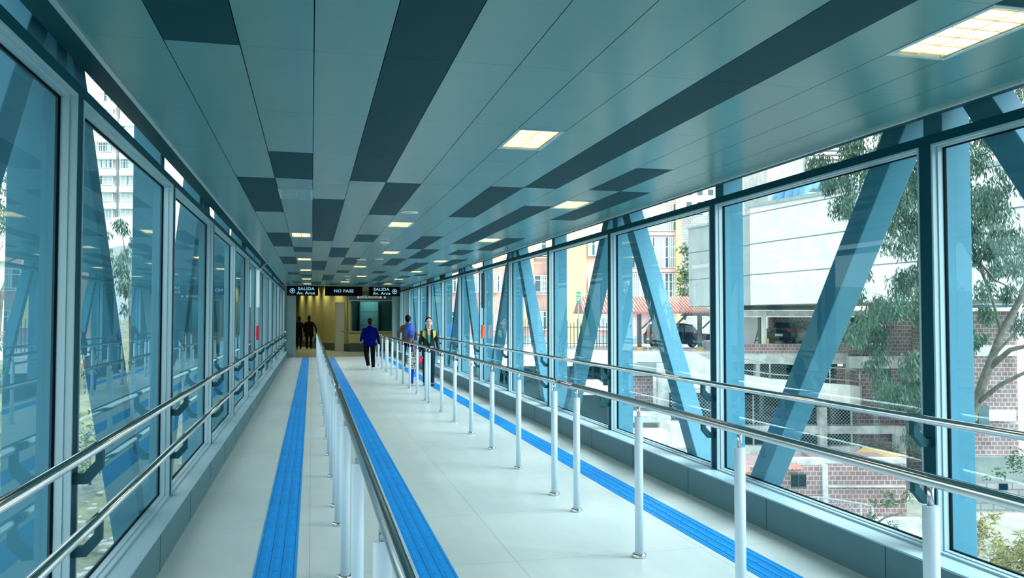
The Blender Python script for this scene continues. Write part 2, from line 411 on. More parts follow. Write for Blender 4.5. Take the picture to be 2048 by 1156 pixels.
# ---------------------------------------------------------------- ceiling lights
def lamp(on):
    t = empty('ceiling_light')
    W = PW; m = MB(); e = .022
    m.box(0, e, 0, LL, -.004, .02).box(W-e, W, 0, LL, -.004, .02).box(e, W-e, 0, e, -.004, .02).box(e, W-e, LL-e, LL, -.004, .02)
    m.build('frame', M['alu'], t)
    m = MB(); a = .018
    m.box(a, W-a, a, LL-a, .078, .082).box(a, a+.003, a, LL-a, .0, .078).box(W-a-.003, W-a, a, LL-a, 0, .078).box(a, W-a, a, a+.003, 0, .078).box(a, W-a, LL-a-.003, LL-a, 0, .078)
    m.build('housing', M['lampg'] if on else M['alu'], t)
    for cx in (W*.3, W*.7):
        MB().tube([(cx, .04, .055), (cx, LL-.04, .055)], .011, 10).build('lamp_tube', M['lampe'] if on else M['white'], t)
    lv = MB()
    for cx in (W/2, W*.09, W*.91):
        lv.prism([(cx-.004, .02, .003), (cx+.004, .02, .003), (cx+.012, .02, .045), (cx-.012, .02, .045)], (0, LL-.04, 0))
    for k in range(6):
        y = .05+k*(LL-.1)/5
        lv.prism([(W*.09, y-.005, .003), (W*.09, y+.005, .003), (W*.09, y+.014, .042), (W*.09, y-.014, .042)], (W*.82, 0, 0))
    lv.build('louvre', M['lampw'] if on else M['alu'], t)
    return t
protos = {True: lamp(True), False: lamp(False)}
used = set(); cnt = {}
rown = {2: 'left row', 6: 'centre-left row', 7: 'centre-right row', 11: 'right row'}
for c, y in LIGHTS:
    on = not (c == 2 and abs(y-7.95) < .1)
    o = protos[on] if on not in used else copy_tree(protos[on])
    used.add(on)
    o.location = (PX0+c*PW, y, CZ)
    n = cnt.get(c, 0); cnt[c] = n+1
    if on:
        lab = 'lit recessed ceiling light with louvre, %s, %s from the camera' % (rown[c], ORD[n])
        if (c, n) == (11, 0): lab = 'large lit louvred ceiling light at the top right corner, nearest of the right row'
    else: lab = 'unlit glass-faced ceiling light in the left row beside dark panels'
    tag(o, lab, 'ceiling light', 'recessed ceiling lights')
# discs and detectors
def disc(px_, py_, r, name, label, cat):
    t = thing(name, label, cat, (px_, py_, CZ))
    MB().lathe([(r, 0), (r, -.006), (r*.93, -.012), (r*.9, -.010)], (0, 0, 0), 32).build('rim', M['white'], t)
    MB().lathe([(r*.88, -.009), (r*.5, -.016), (.001, -.018)], (0, 0, 0), 32).build('grille', M['alu'], t)
disc(1.08, 9.35, .10, 'ceiling_speaker', 'round white ceiling speaker between the first and second centre lights', 'speaker')
disc(1.0, 17.4, .10, 'ceiling_speaker', 'round white ceiling speaker farther along, left of a domed one', 'speaker')
disc(1.35, 17.1, .09, 'ceiling_speaker', 'domed white ceiling disc farther along, right of a flat speaker', 'speaker')
disc(1.0, 24.5, .10, 'ceiling_speaker', 'round white ceiling speaker beside the third centre-right light', 'speaker')
for (x, y, lb) in ((1.12, 13.1, 'small white smoke detector on the ceiling before the second centre-right light'), (1.12, 26.5, 'small white smoke detector on the far ceiling before the hanging signs')):
    t = thing('smoke_detector', lb, 'smoke detector', (x, y, CZ))
    MB().box(-.07, .07, -.05, .05, -.03, 0).build('base_plate', M['white'], t, bevel=.006)
    MB().lathe([(.03, -.03), (.034, -.04), (.025, -.055), (.001, -.06)]).build('sensor', M['alu'], t)

# ---------------------------------------------------------------- hanging signs
def to_mesh(o, name, m, parent):
    bpy.context.view_layer.update()
    dg = bpy.context.evaluated_depsgraph_get(); me = D.meshes.new_from_object(o.evaluated_get(dg))
    me.materials.clear(); me.materials.append(m)
    n = D.objects.new(name, me); COL.objects.link(n); n.matrix_world = o.matrix_world.copy()
    if parent: n.parent = parent
    D.objects.remove(o, do_unlink=True); return n
def text(s, size, x, z, y, m, parent, name='lettering', align='CENTER', off=.010, sx=1.0, rot=(math.pi/2, 0, 0)):
    c = D.curves.new('t', 'FONT'); c.body = s; c.size = size; c.align_x = align; c.align_y = 'CENTER'; c.extrude = .004; c.offset = off*size*2
    c.space_character = 1.08
    o = D.objects.new('t', c); COL.objects.link(o); o.rotation_euler = rot; o.scale = (sx, 1, 1); o.location = (x, y, z)
    return to_mesh(o, name, m, parent)
def sign(x0, x1, label, lines, arrow):
    t = thing('hanging_sign', label, 'sign', ((x0+x1)/2, 31.7, 2.50))
    W = x1-x0; H = .36
    MB().box(-W/2, W/2, 0, .09, 0, H).build('sign_box', M['sign'], t, bevel=.004)
    for sx in (-W*.35, W*.35): MB().tube([(sx, .045, H), (sx, .045, .40)], .008, 8).build('hanger', M['steel'], t)
    for i, (s, sz, lx, lz) in enumerate(lines): text(s, sz, lx, lz, -.004, M['letter'], t, off=.009, sx=1.15)
    if arrow is not None:
        R = .098; m = MB(); seg = 28
        ring = [(arrow+math.cos(2*math.pi*k/seg)*R, math.sin(2*math.pi*k/seg)*R+H/2) for k in range(seg)]
        rin = [(arrow+math.cos(2*math.pi*k/seg)*R*.82, math.sin(2*math.pi*k/seg)*R*.82+H/2) for k in range(seg)]
        vs = [(x, -.004, z) for x, z in ring]+[(x, -.004, z) for x, z in rin]+[(x, .001, z) for x, z in ring]+[(x, .001, z) for x, z in rin]
        fs = []
        for k in range(seg):
            j = (k+1) % seg; fs += [(k, j, seg+j, seg+k), (k, k+2*seg, j+2*seg, j), (seg+k, seg+j, 3*seg+j, 3*seg+k)]
        m.add(vs, fs)
        z = H/2; 
        m.prism([(arrow-.014, -.005, z-.055), (arrow+.014, -.005, z-.055), (arrow+.014, -.005, z+.02), (arrow-.014, -.005, z+.02)], (0, .005, 0))
        for q in (-1, 1): m.prism([(arrow, -.005, z+.065), (arrow+q*.055, -.005, z+.005), (arrow+q*.05, -.005, z-.022), (arrow, -.005, z+.028)], (0, .005, 0))
        m.build('arrow_symbol', M['letter'], t)
sign(-.90, .24, 'black hanging sign SALIDA Av. Arce at the left end, arrow on its left', [('SALIDA', .15, .13, .255), ('Av. Arce', .15, .12, .10)], -.37)
sign(.48, 1.88, 'black hanging sign NO PASE in the middle of the row', [('NO PASE', .15, 0, .18)], None)
sign(2.12, 3.31, 'black hanging sign SALIDA Av. Arce at the right end, arrow on its right', [('SALIDA', .15, -.12, .255), ('Av. Arce', .15, -.11, .10)], .38)

# ---------------------------------------------------------------- hall at the far end
def wallseg(name, p, q, z0, z1, m_, th=.15):
    p = Vector(p); q = Vector(q); d = (q-p).normalized(); n = Vector((d.y, -d.x, 0))
    if n.y > 0: n = -n
    b = MB(); b.prism([(p.x, p.y, z0), (q.x, q.y, z0), (q.x, q.y, z1), (p.x, p.y, z1)], tuple(-n*th))
    return b.build(name, m_)
A_, B_, C_, E_, F_ = (-1.3, 52.6, 0), (-.5, 48.5, 0), (.62, 43.6, 0), (1.80, 41.0, 0), (6.0, 41.0, 0)
for nm, p, q in (('wall_hall_a', A_, B_), ('wall_hall_b', B_, C_), ('wall_hall_c', C_, E_)):
    tag(wallseg(nm, p, q, 0, 3.6, M['hallw']), kind='structure')
    d = Vector((0, -.02, 0))
    tag(wallseg('baseboard_'+nm[-6:], Vector(p)+d, Vector(q)+d, 0, .38, M['skirt'], .02), kind='structure')
m = MB().box(1.80, 6, 41, 41.15, 0, .98).box(3.95, 6, 41, 41.15, .98, 3.6).box(1.8, 3.95, 41, 41.15, 2.6, 3.6)
tag(m.build('wall_hall_booth', M['hallw']), kind='structure')
tag(MB().box(1.8, 6, 40.97, 41, 0, .42).build('baseboard_booth', M['skirt']), kind='structure')
tag(MB().box(-1.6, -1.5, YE, 53, 0, 3.6).build('wall_hall_left', M['hallg']), kind='structure')
tag(MB().box(5.9, 6.0, YE, 41, 0, 3.6).build('wall_hall_right', M['hallg']), kind='structure')
tag(MB().box(-1.6, 6, 52.9, 53, 0, 3.6).build('wall_hall_far', M['hallg']), kind='structure')
f = tag(MB().box(1.80, 1.86, 40.93, 41.0, .98, 2.6).box(3.89, 3.95, 40.93, 41, .98, 2.6).box(1.8, 3.95, 40.93, 41, .94, 1.0).box(1.8, 3.95, 40.93, 41, 2.5, 2.6).build('window_90', M['hallw']), kind='structure')
MB().box(1.86, 3.89, 40.99, 41.0, 1.0, 2.5).build('glass_pane', M['glass'], f)
# the booth behind the glass
m = MB().box(1.7, 4.4, 43.4, 43.5, 0, 3.5, 0).box(4.3, 4.4, 41.15, 43.4, 0, 3.5).box(1.7, 1.8, 41.15, 43.4, 0, 3.5).box(1.7, 4.4, 41.15, 43.5, -.1, 0)
tag(m.build('wall_booth_inside', mat('booth_dark_green', (.015, .09, .08), .5)), kind='structure')
t = thing('booth_cabinet', 'pale teal two-door cabinet standing inside the dark ticket booth', 'cabinet', (2.42, 43.0, 0))
MB().box(0, .95, 0, .4, 0, 2.5).build('body', mat('cabinet_teal', (.10, .34, .34), .5), t)
MB().box(.03, .92, -.02, 0, 1.98, 2.44).build('door', mat('cabinet_teal_door', (.14, .40, .41), .45), t)
MB().box(.03, .92, -.02, 0, 1.30, 1.95).build('door', mat('cabinet_teal_door2', (.13, .38, .39), .45), t)
t = thing('fascia_sign', 'navy fascia board with small pale letters above the booth window', 'sign', (1.80, 40.70, 2.50))
MB().box(0, 2.25, 0, .22, 0, .46).build('board', mat('fascia_navy', (.02, .07, .10), .4), t)
MB().box(0, 2.25, -.01, .0, -.015, .015).build('lower_strip', M['alu'], t)
text('SEGURIDAD', .17, .98, .17, -.004, mat('fascia_letter', (.55, .62, .50), .5, emit=(.5, .6, .5), es=.25), t, off=.012)
for x in (.42, 1.50, 1.70):
    MB().lathe([(.001, 0), (.05, .012), (.055, .09), (.03, .12), (.001, .125)], (x, -.03, .10), 14).build('pictogram', D.materials['fascia_letter'], t)
# white hall door
t = thing('hall_door', 'white single door with a dark lever handle in the olive hall wall', 'door', (1.22, 41.75, 0), math.atan2(41.0-43.6, 1.80-.62)*.35)
MB().box(0, .46, -.10, -.04, 0, 2.36).build('leaf', mat('door_white', (.36, .38, .32), .5), t)
MB().box(-.04, 0, -.12, .02, 0, 2.42).box(.46, .50, -.12, .02, 0, 2.42).box(-.04, .5, -.12, .02, 2.36, 2.42).build('frame', mat('door_frame', (.30, .31, .25), .5), t)
MB().tube([(.40, -.11, 1.0), (.40, -.15, 1.0), (.30, -.15, 1.0)], .012, 8).build('handle', M['black'], t)
# ceiling spots washing the olive wall, hall lights
for i, (x, y) in enumerate(((-.75, 48.6), (-.35, 46.6), (.05, 44.9), (.45, 43.3), (1.0, 41.9))):
    t = thing('wall_washer_spot', 'small warm downlight close to the olive hall wall, %s from the left' % ORD[i], 'downlight', (x, y, 3.58), 0, 'downlights along the olive wall')
    MB().lathe([(.05, 0), (.05, -.05), (.045, -.06)]).build('can', M['white'], t)
    MB().lathe([(.04, -.061), (.001, -.062)]).build('lens', mat('spot_lens', (1, 1, .9), .5, emit=(1, .85, .5), es=8), t)
    l = D.lights.new('spot', 'SPOT'); l.energy = 170; l.spot_size = math.radians(110); l.spot_blend = 1.0; l.color = (1, .88, .5); l.shadow_soft_size = .05
    o = D.objects.new('lamp_light', l); COL.objects.link(o); o.parent = t; o.location = (0, 0, -.07); 
# expansion joint equipment between bays: stay rods, sign boards and boxes
def rod(p, q, label):
    t = thing('stay_rod', label, 'rod', p)
    v = Vector(q)-Vector(p)
    MB().tube([(0, 0, 0), v], .014, 10).build('bar', M['alu'], t)
    MB().ball((0, 0, 0), .022).build('fixing', M['steel'], t)
rod((-1.06, 18.15, 2.72), (-.93, 18.55, 2.90), 'short pale stay rod from left window head to ceiling edge')
rod((3.68, 18.15, 2.72), (3.47, 18.55, 2.90), 'short pale stay rod from right window head to ceiling edge')
y = 18.03
for side, X, s in (('left', XL, -1), ('right', XR, 1)):
    i = X-s*.015
    t = thing('vertical_sign', 'narrow vertical emergency lamp on a mullion of the %s glazing' % side, 'emergency lamp', (i, y, 1.9))
    MB().box(-.03, .03, -.20, -.13, 0, .78).build('lamp_body', M['black'] if side == 'right' else M['white'], t, bevel=.006)  # narrow sign board clipped to the mullion, gives no light
    for z in (.05, .66): MB().box(-.02, .02, -.14, .0, z, z+.09).build('clip', M['alu'], t)
    m_ = mat('hammer_box_'+side, (.75, .12, .03) if side == 'right' else (.62, .02, .05), .45)
    t = thing('alarm_box', ('orange tapered box' if side == 'right' else 'red box')+' on a mullion of the %s glazing above the rail' % side, 'alarm box', (i, y, 1.22))
    MB().prism([(-.03, -.24, .30), (-.03, -.08, .30), (-.03, -.10, .0), (-.03, -.20, .0)], (.06, 0, 0)).build('box', m_, t, bevel=.006)
    MB().box(-.02, .02, -.09, .0, .06, .20).build('mount', M['alu'], t)

# added fill lights that brighten the hall and the booth
for (x, y, z, e, lb) in ((1.0, 38.6, 3.57, 55, 'square ceiling light in the hall above the booth approach'), (2.9, 42.3, 3.0, 8, 'small ceiling light inside the dark ticket booth')):
    t = thing('added_fill_light', lb, 'ceiling light', (x, y, z))
    MB().box(-.3, .3, -.3, .3, -.02, .03).build('frame', M['white'], t)
    MB().box(-.27, .27, -.27, .27, -.03, -.02).build('diffuser', mat('fill_diffuser', (1, 1, .9), .5, emit=(1, .95, .75), es=3), t)
    l = D.lights.new('lamp', 'AREA'); l.size = .5; l.energy = e; l.color = (1, .95, .72) if e > 30 else (.7, 1, .98)
    o = D.objects.new('lamp_light', l); COL.objects.link(o); o.parent = t; o.location = (0, 0, -.05)
MB().box(1.7, 4.4, 41.15, 43.5, 3.03, 3.1).build('ceiling_booth', M['seam'])['kind'] = 'structure'
# ================================================================ outside
def fr(px, py, w_):
    """point in the yawed frame (u right, v forward, z up) for a target at forward distance w_"""
    a = (px-1024)/FPX; b = (py-578)/FPX; h = math.cos(TH)+b*math.sin(TH)
    return (a*w_/h, w_, EYE+w_*(math.sin(TH)-b*math.cos(TH))/h)
def yaw(u, v, z=0): return (u*math.cos(PS)+v*math.sin(PS), -u*math.sin(PS)+v*math.cos(PS), z)
class Site:
    """a building plot: root empty at a ground point, local axes square to the street"""
    def __init__(s, name, label, cat, px, py, w_, group=None):
        s.o = fr(px, py, w_); s.root = thing(name, label, cat, yaw(*s.o), -PS, group)
    def p(s, px, py, w_):
        q = fr(px, py, w_); return (q[0]-s.o[0], q[1]-s.o[1], q[2]-s.o[2])
    def box(s, m, x0, y0, x1, y1, w_, d=.3, mi=0):
        a = s.p(x0, y1, w_); b = s.p(x1, y0, w_); m.box(a[0], b[0], a[1], a[1]+d, a[2], b[2], mi); return m
    def part(s, name, m_, rects, w_, d=.3, bevel=0):
        m = MB()
        for r in rects: s.box(m, *r, w_, d)
        return m.build(name, m_, s.root, bevel)
    def poly(s, m, pts, w_, d=.3, mi=0):
        m.prism([s.p(x, y, w_) for x, y in pts], (0, d, 0), mi); return m
X = {}
X['pink'] = mat('render_pink', (.72, .48, .46), .85, var=.06, scale=1)
X['yellow'] = mat('render_yellow', (.86, .70, .32), .85, var=.06, scale=1)
X['owhite'] = mat('render_white', (.78, .79, .78), .8, var=.05, scale=.6)
X['grey'] = mat('render_grey', (.38, .44, .45), .85, var=.12, scale=.5)
X['conc'] = mat('weathered_concrete', (.68, .73, .72), .9, var=.38, scale=1.2)
X['concw'] = mat('bright_stained_concrete', (.80, .83, .80), .9, var=.16, scale=1.5)
X['concd'] = mat('concrete_grey', (.33, .40, .40), .9, var=.2, scale=1.0)
X['asph'] = mat('asphalt_pale', (.68, .70, .70), .9, var=.12, scale=.8)
X['brick'] = brickmat('hollow_brick', (.40, .25, .25), (.29, .18, .19), (.58, .56, .55), .24, .19, .015, var=.25)
X['brickb'] = brickmat('grey_brick', (.27, .19, .20), (.19, .14, .155), (.42, .43, .43), .28, .21, .018, var=.25)
X['block'] = brickmat('concrete_block', (.42, .45, .44), (.34, .37, .37), (.24, .26, .26), .42, .22, .025, var=.2)
X['paint'] = brickmat('panelled_wall', (.74, .77, .77), (.72, .75, .76), (.16, .20, .21), 60, 1.72, .035, off=0, var=.10)
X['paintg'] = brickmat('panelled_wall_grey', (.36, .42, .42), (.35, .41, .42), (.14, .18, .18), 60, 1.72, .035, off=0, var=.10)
X['win'] = mat('window_dark_glass', (.05, .12, .15), .12, spec=.8)
X['curt'] = mat('net_curtain', (.58, .66, .68), .8, var=.1, scale=14)
X['frame'] = mat('window_frame_white', (.85, .87, .86), .5)
X['iron'] = mat('iron_bars', (.06, .09, .10), .6)
X['wire'] = mat('galvanised_wire', (.42, .50, .52), .5, .4)
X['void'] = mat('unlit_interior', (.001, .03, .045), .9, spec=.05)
X['tile'] = mat('clay_tile', (.55, .27, .22), .8, var=.2, scale=5)
X['earth'] = mat('stony_soil', (.42, .44, .38), .95, var=.35, scale=.5, bump=.4, bscale=3)
X['earthl'] = mat('mossy_soil', (.13, .16, .10), .95, var=.5, scale=.9, bump=.4, bscale=3)
X['slab'] = mat('broken_slab', (.34, .37, .35), .9, var=.3, scale=3)
X['grass'] = mat('rough_grass', (.10, .17, .06), .95, var=.4, scale=.6)
X['leaf'] = mat('eucalyptus_leaf', (.045, .12, .085), .55, var=.35, scale=1.2)
X['leaf2'] = mat('shrub_leaf', (.06, .13, .045), .6, var=.4, scale=1.5)
X['bark'] = mat('pale_bark', (.10, .105, .09), .85, var=.4, scale=8)
X['car'] = mat('car_paint_black', (.012, .03, .05), .15, .3)
X['car2'] = mat('car_paint_silver', (.45, .50, .53), .2, .5)
X['blued'] = mat('duct_blue_grey', (.12, .30, .46), .5, .2)
X['ochre'] = mat('ochre_sheet', (.66, .47, .16), .7, var=.12, scale=2)
X['tyre'] = mat('tyre_rubber', (.015, .015, .016), .8)

def grille(x0, z0, x1, z1, y, sp, r, m=None):
    m = m or MB(); W = x1-x0; H = z1-z0; n = int((W+H)/sp)+1
    for k in range(n):
        c = k*sp
        for fl in (0, 1):
            # line x+z=c clipped to the rectangle, mirrored for the second direction
            a0, b0 = (c, 0) if c <= W else (W, c-W)
            a1, b1 = (0, c) if c <= H else (c-H, H)
            if abs(a0-a1) < 1e-3: continue
            p = (a0, b0); q = (a1, b1)
            if fl: p = (W-p[0], p[1]); q = (W-q[0], q[1])
            m.beam((x0+p[0], y, z0+p[1]), (x0+q[0], y, z0+q[1]), r, r)
    return m
def windowpart(S, x0, y0, x1, y1, w_, nx=2, ny=2, curtain=True, name='window'):
    """a framed window with its curtain and glazing bars, standing in the facade"""
    a = S.p(x0, y1, w_); b = S.p(x1, y0, w_); fwid = .07
    m = MB(); yy = a[1]
    m.box(a[0], b[0], yy-.06, yy+.02, a[2], a[2]+fwid).box(a[0], b[0], yy-.06, yy+.02, b[2]-fwid, b[2])
    for i in range(nx+1):
        x = a[0]+(b[0]-a[0]-fwid)*i/nx; m.box(x, x+fwid, yy-.05, yy+.02, a[2]+fwid, b[2]-fwid)
    for i in range(1, ny):
        z = a[2]+(b[2]-a[2])*(i/ny if ny > 2 else .68); m.box(a[0]+fwid, b[0]-fwid, yy-.045, yy+.02, z, z+fwid*.8)
    o = m.build(name, X['frame'], S.root)
    MB().box(a[0]+.03, b[0]-.03, yy-.01, yy+.01, a[2]+.03, b[2]-.03).build('pane', X['win'], o)
    if curtain:
        c = MB(); n = int((b[0]-a[0])/.16); 
        for i in range(n):
            x = a[0]+.06+(b[0]-a[0]-.12)*i/n; ww = (b[0]-a[0]-.12)/n*.8
            if random.random() < .86: c.box(x, x+ww, yy-.032, yy-.012, a[2]+.07, b[2]-.07)
        c.build('curtain', X['curt'], o)
    return o

# ---- ground on the right: street deck, valley, far slope
def terrain(name, fn, xs, ys, m_, kind='structure'):
    vs = [(x, y, fn(x, y)) for y in ys for x in xs]; nx = len(xs); fs = []
    for j in range(len(ys)-1):
        for i in range(nx-1): a = j*nx+i; fs.append((a, a+1, a+nx+1, a+nx))
    return tag(MB().add(vs, fs, 0, True).build(name, m_), kind=kind)
def frange(a, b, n): return [a+(b-a)*i/n for i in range(n+1)]
def hgt(x, y):
    v = x*math.sin(PS)+y*math.cos(PS)
    z = -6.9+.35*math.sin(x*.5)*math.cos(y*.4)
    if v > 47: z += (v-47)*.12
    if v > 76: z += (v-76)*.35
    if v < 20: z += (20-v)*.12
    return z
terrain('ground_valley', hgt, frange(4.6, 150, 60), frange(-20, 190, 70), X['earth'])
def hgtl(x, y):
    z = -6.5+.4*math.sin(x*.6+1)*math.cos(y*.45)
    z += max(0, y-42)*.06+max(0, -x-8)*.10
    return z
terrain('ground_left_slope', hgtl, frange(-90, -2.0, 50), frange(-10, 190, 70), X['earthl'])
terrain('ground_under_bridge', lambda x, y: -7.2, frange(-2.0, 4.6, 3), frange(-20, 55, 8), X['earth'])

# ---- street deck with cars
W0 = 49.5
S = Site('street_deck', 'pale concrete street deck in front of the pink building', 'street deck', 1060, 707, W0)
m = MB(); a = S.p(850, 707, W0); b = S.p(1480, 707, W0)
m.box(a[0], b[0], 0, 40, -.5, 0); m.build('slab', X['asph'], S.root)
m = MB(); m.box(a[0], b[0]-6.2, -.12, .05, -.75, .06); m.build('edge_beam', X['concw'], S.root)
m = MB(); m.box(a[0], b[0]-6.3, .9, 1.2, -8, -.5); m.build('lower_wall', X['void'], S.root)  # near-black sheet, shade under the deck put into its colour
S.part('retaining_wall', X['concd'], [(1236, 726, 1332, 752)], W0-.2, .6)
S.part('brick_wall', X['brickb'], [(1236, 752, 1306, 830)], W0-.1, .4)
S.part('pillar', X['conc'], [(1318, 728, 1342, 900)], W0-1.0, .8)
S.part('slab_canopy', X['conc'], [(1262, 832, 1342, 845)], W0-3.0, 2.6)
S.part('canopy_pillar', X['conc'], [(1320, 845, 1341, 898)], W0-3.0, .5)
m = MB()
for i in range(9):
    x = 1283+i*4.3; q = S.p(x, 893, W0-1.5); q2 = S.p(x, 850, W0-1.5); m.box(q[0], q[0]+.04, q[1], q[1]+.04, q[2], q2[2])
for yy in (856, 872, 889): q = S.p(1280, yy, W0-1.5); q2 = S.p(1320, yy, W0-1.5); m.box(q[0], q2[0], q[1], q[1]+.04, q[2], q[2]+.05)
m.build('gate', X['wire'], S.root)
a = S.p(1305, 815, W0-.6); b = S.p(1318, 762, W0-.6)
grille(a[0], a[2], b[0], b[2], a[1], .16, .02).build('wire_door', X['wire'], S.root)
S.part('lower_terrace', X['asph'], [(1210, 893, 1345, 950)], W0-4.5, 3)
S.part('stone_base', X['conc'], [(1325, 905, 1362, 960)], W0-6, 1)

# ---- pink and yellow apartment building
WA = 66
S = Site('apartment_building', 'pink and yellow apartment building with rows of curtained white windows', 'building', 1150, 694, WA)
S.part('wall', X['pink'], [(880, 320, 1360, 700)], WA, 12)
S.part('yellow_bay', X['yellow'], [(1040, 320, 1067, 655), (1130, 320, 1172, 690), (1354, 320, 1362, 655), (975, 320, 986, 650), (1098, 320, 1102, 660)], WA-.6, .8)
S.part('plinth', X['concd'], [(880, 672, 1360, 700)], WA-.1, .3)
for (y0, y1) in ((334, 366), (406, 463), (473, 537), (546, 601)):
    windowpart(S, 1256, y0, 1353, y1, WA-.25, 4, 3)
windowpart(S, 1300, 627, 1352, 658, WA-.2, 3, 2); windowpart(S, 1190, 625, 1252, 658, WA-.2, 4, 2)
for (y0, y1) in ((404, 440), (478, 512), (550, 585), (622, 660)):
    windowpart(S, 1068, y0, 1097, y1, WA-.2, 2, 2); windowpart(S, 987, y0, 1003, y1, WA-.2, 2, 2); windowpart(S, 944, y0, 958, y1, WA-.2, 2, 2)
    windowpart(S, 1176, y0, 1222, y1, WA-.2, 3, 2); windowpart(S, 900, y0, 925, y1, WA-.2, 2, 2)
S.part('ledge', X['frame'], [(1006, 512, 1030, 514), (1066, 587, 1098, 589), (1066, 514, 1098, 516), (1174, 587, 1224, 589)], WA-.35, .4)
S.part('floor_band', X['pink'], [(1250, 464, 1354, 471), (1250, 538, 1354, 545), (1250, 602, 1354, 626), (1250, 398, 1354, 405)], WA-.4, .5)
# fence with vertical bars before it
S = Site('bar_fence', 'dark iron bar fence on a low wall before the yellow bay', 'fence', 1130, 700, 56)
m = MB()
for i in range(30):
    x = 1030+i*6.5+random.uniform(-1, 1); a = S.p(x, 696, 56); b = S.p(x, 640+random.uniform(-5, 6), 56); m.box(a[0], a[0]+.05, a[1], a[1]+.05, a[2], b[2])
for yy in (655, 688): a = S.p(1030, yy, 56); b = S.p(1222, yy, 56); m.box(a[0], b[0], a[1], a[1]+.05, a[2], a[2]+.05)
m.build('bars', X['iron'], S.root)
S.part('low_wall', X['conc'], [(900, 694, 1225, 712)], 56, .3)
S = Site('street_sign', 'small green and white street sign on a pole before the yellow bay', 'sign', 1157, 700, 55)
S.part('pole', X['wire'], [(1156, 583, 1158, 702)], 55, .07)
S.part('board', mat('sign_green', (.03, .38, .26), .5), [(1153, 583, 1161, 606)], 54.9, .06)
S.part('mark', X['frame'], [(1154.5, 588, 1159.5, 591), (1155.5, 594, 1158.5, 601)], 54.85, .03)

# ---- red tile shed roof over the parked car
S = Site('tiled_shelter', 'open parking shelter with a red tile roof on dark posts', 'shelter', 1279, 702, 53.5)
a = S.p(1168, 627, 53.5); b = S.p(1398, 627, 53.5); r0 = S.p(1168, 599, 58); r1 = S.p(1413, 597, 58)
m = MB(); n = 40
for i in range(n):
    t0, t1 = i/n, (i+1)/n
    for k, (f0, f1, dz) in enumerate(((0, .5, .0), (.5, 1, .07))):
        u0 = a[0]+(b[0]+.8-a[0])*(t0+(t1-t0)*f0); u1 = a[0]+(b[0]+.8-a[0])*(t0+(t1-t0)*f1)
        m.prism([(u0, a[1]-.1, a[2]+dz), (u1, a[1]-.1, a[2]+dz), (u1, r0[1], r0[2]+dz+.1), (u0, r0[1], r0[2]+dz+.1)], (0, 0, .06))
m.prism([(a[0], r0[1]+5, a[2]), (b[0]+.8, r0[1]+5, a[2]), (b[0]+.8, r0[1], r0[2]+.12), (a[0], r0[1], r0[2]+.12)], (0, 0, .08))
m.build('tile_roof', X['tile'], S.root)
m = MB(); e = b[0]+.8
m.prism([(e-.1, a[1], a[2]-.15), (e-.1, r0[1]+5, a[2]-.15), (e-.1, r0[1], r0[2])], (.12, 0, 0)); m.build('gable', X['iron'], S.root)
for x in (1279, 1340, 1400):
    c = S.p(x, 630, 53.7)
    o = MB().box(c[0]-.13, c[0]+.13, c[1], c[1]+.26, -0.05, c[2]+.05).build('post', X['iron'], S.root)
    MB().prism([(c[0]+.1, c[1]+.05, c[2]-.9), (c[0]+.22, c[1]+.05, c[2]-.9), (c[0]+1.2, c[1]+.05, c[2]), (c[0]+1.0, c[1]+.05, c[2])], (0, .14, 0)).build('knee_brace', X['iron'], o)
    MB().box(c[0]-.2, c[0]+.2, c[1]-.05, c[1]+.3, 0, .25).build('yellow_base', X['ochre'], o)

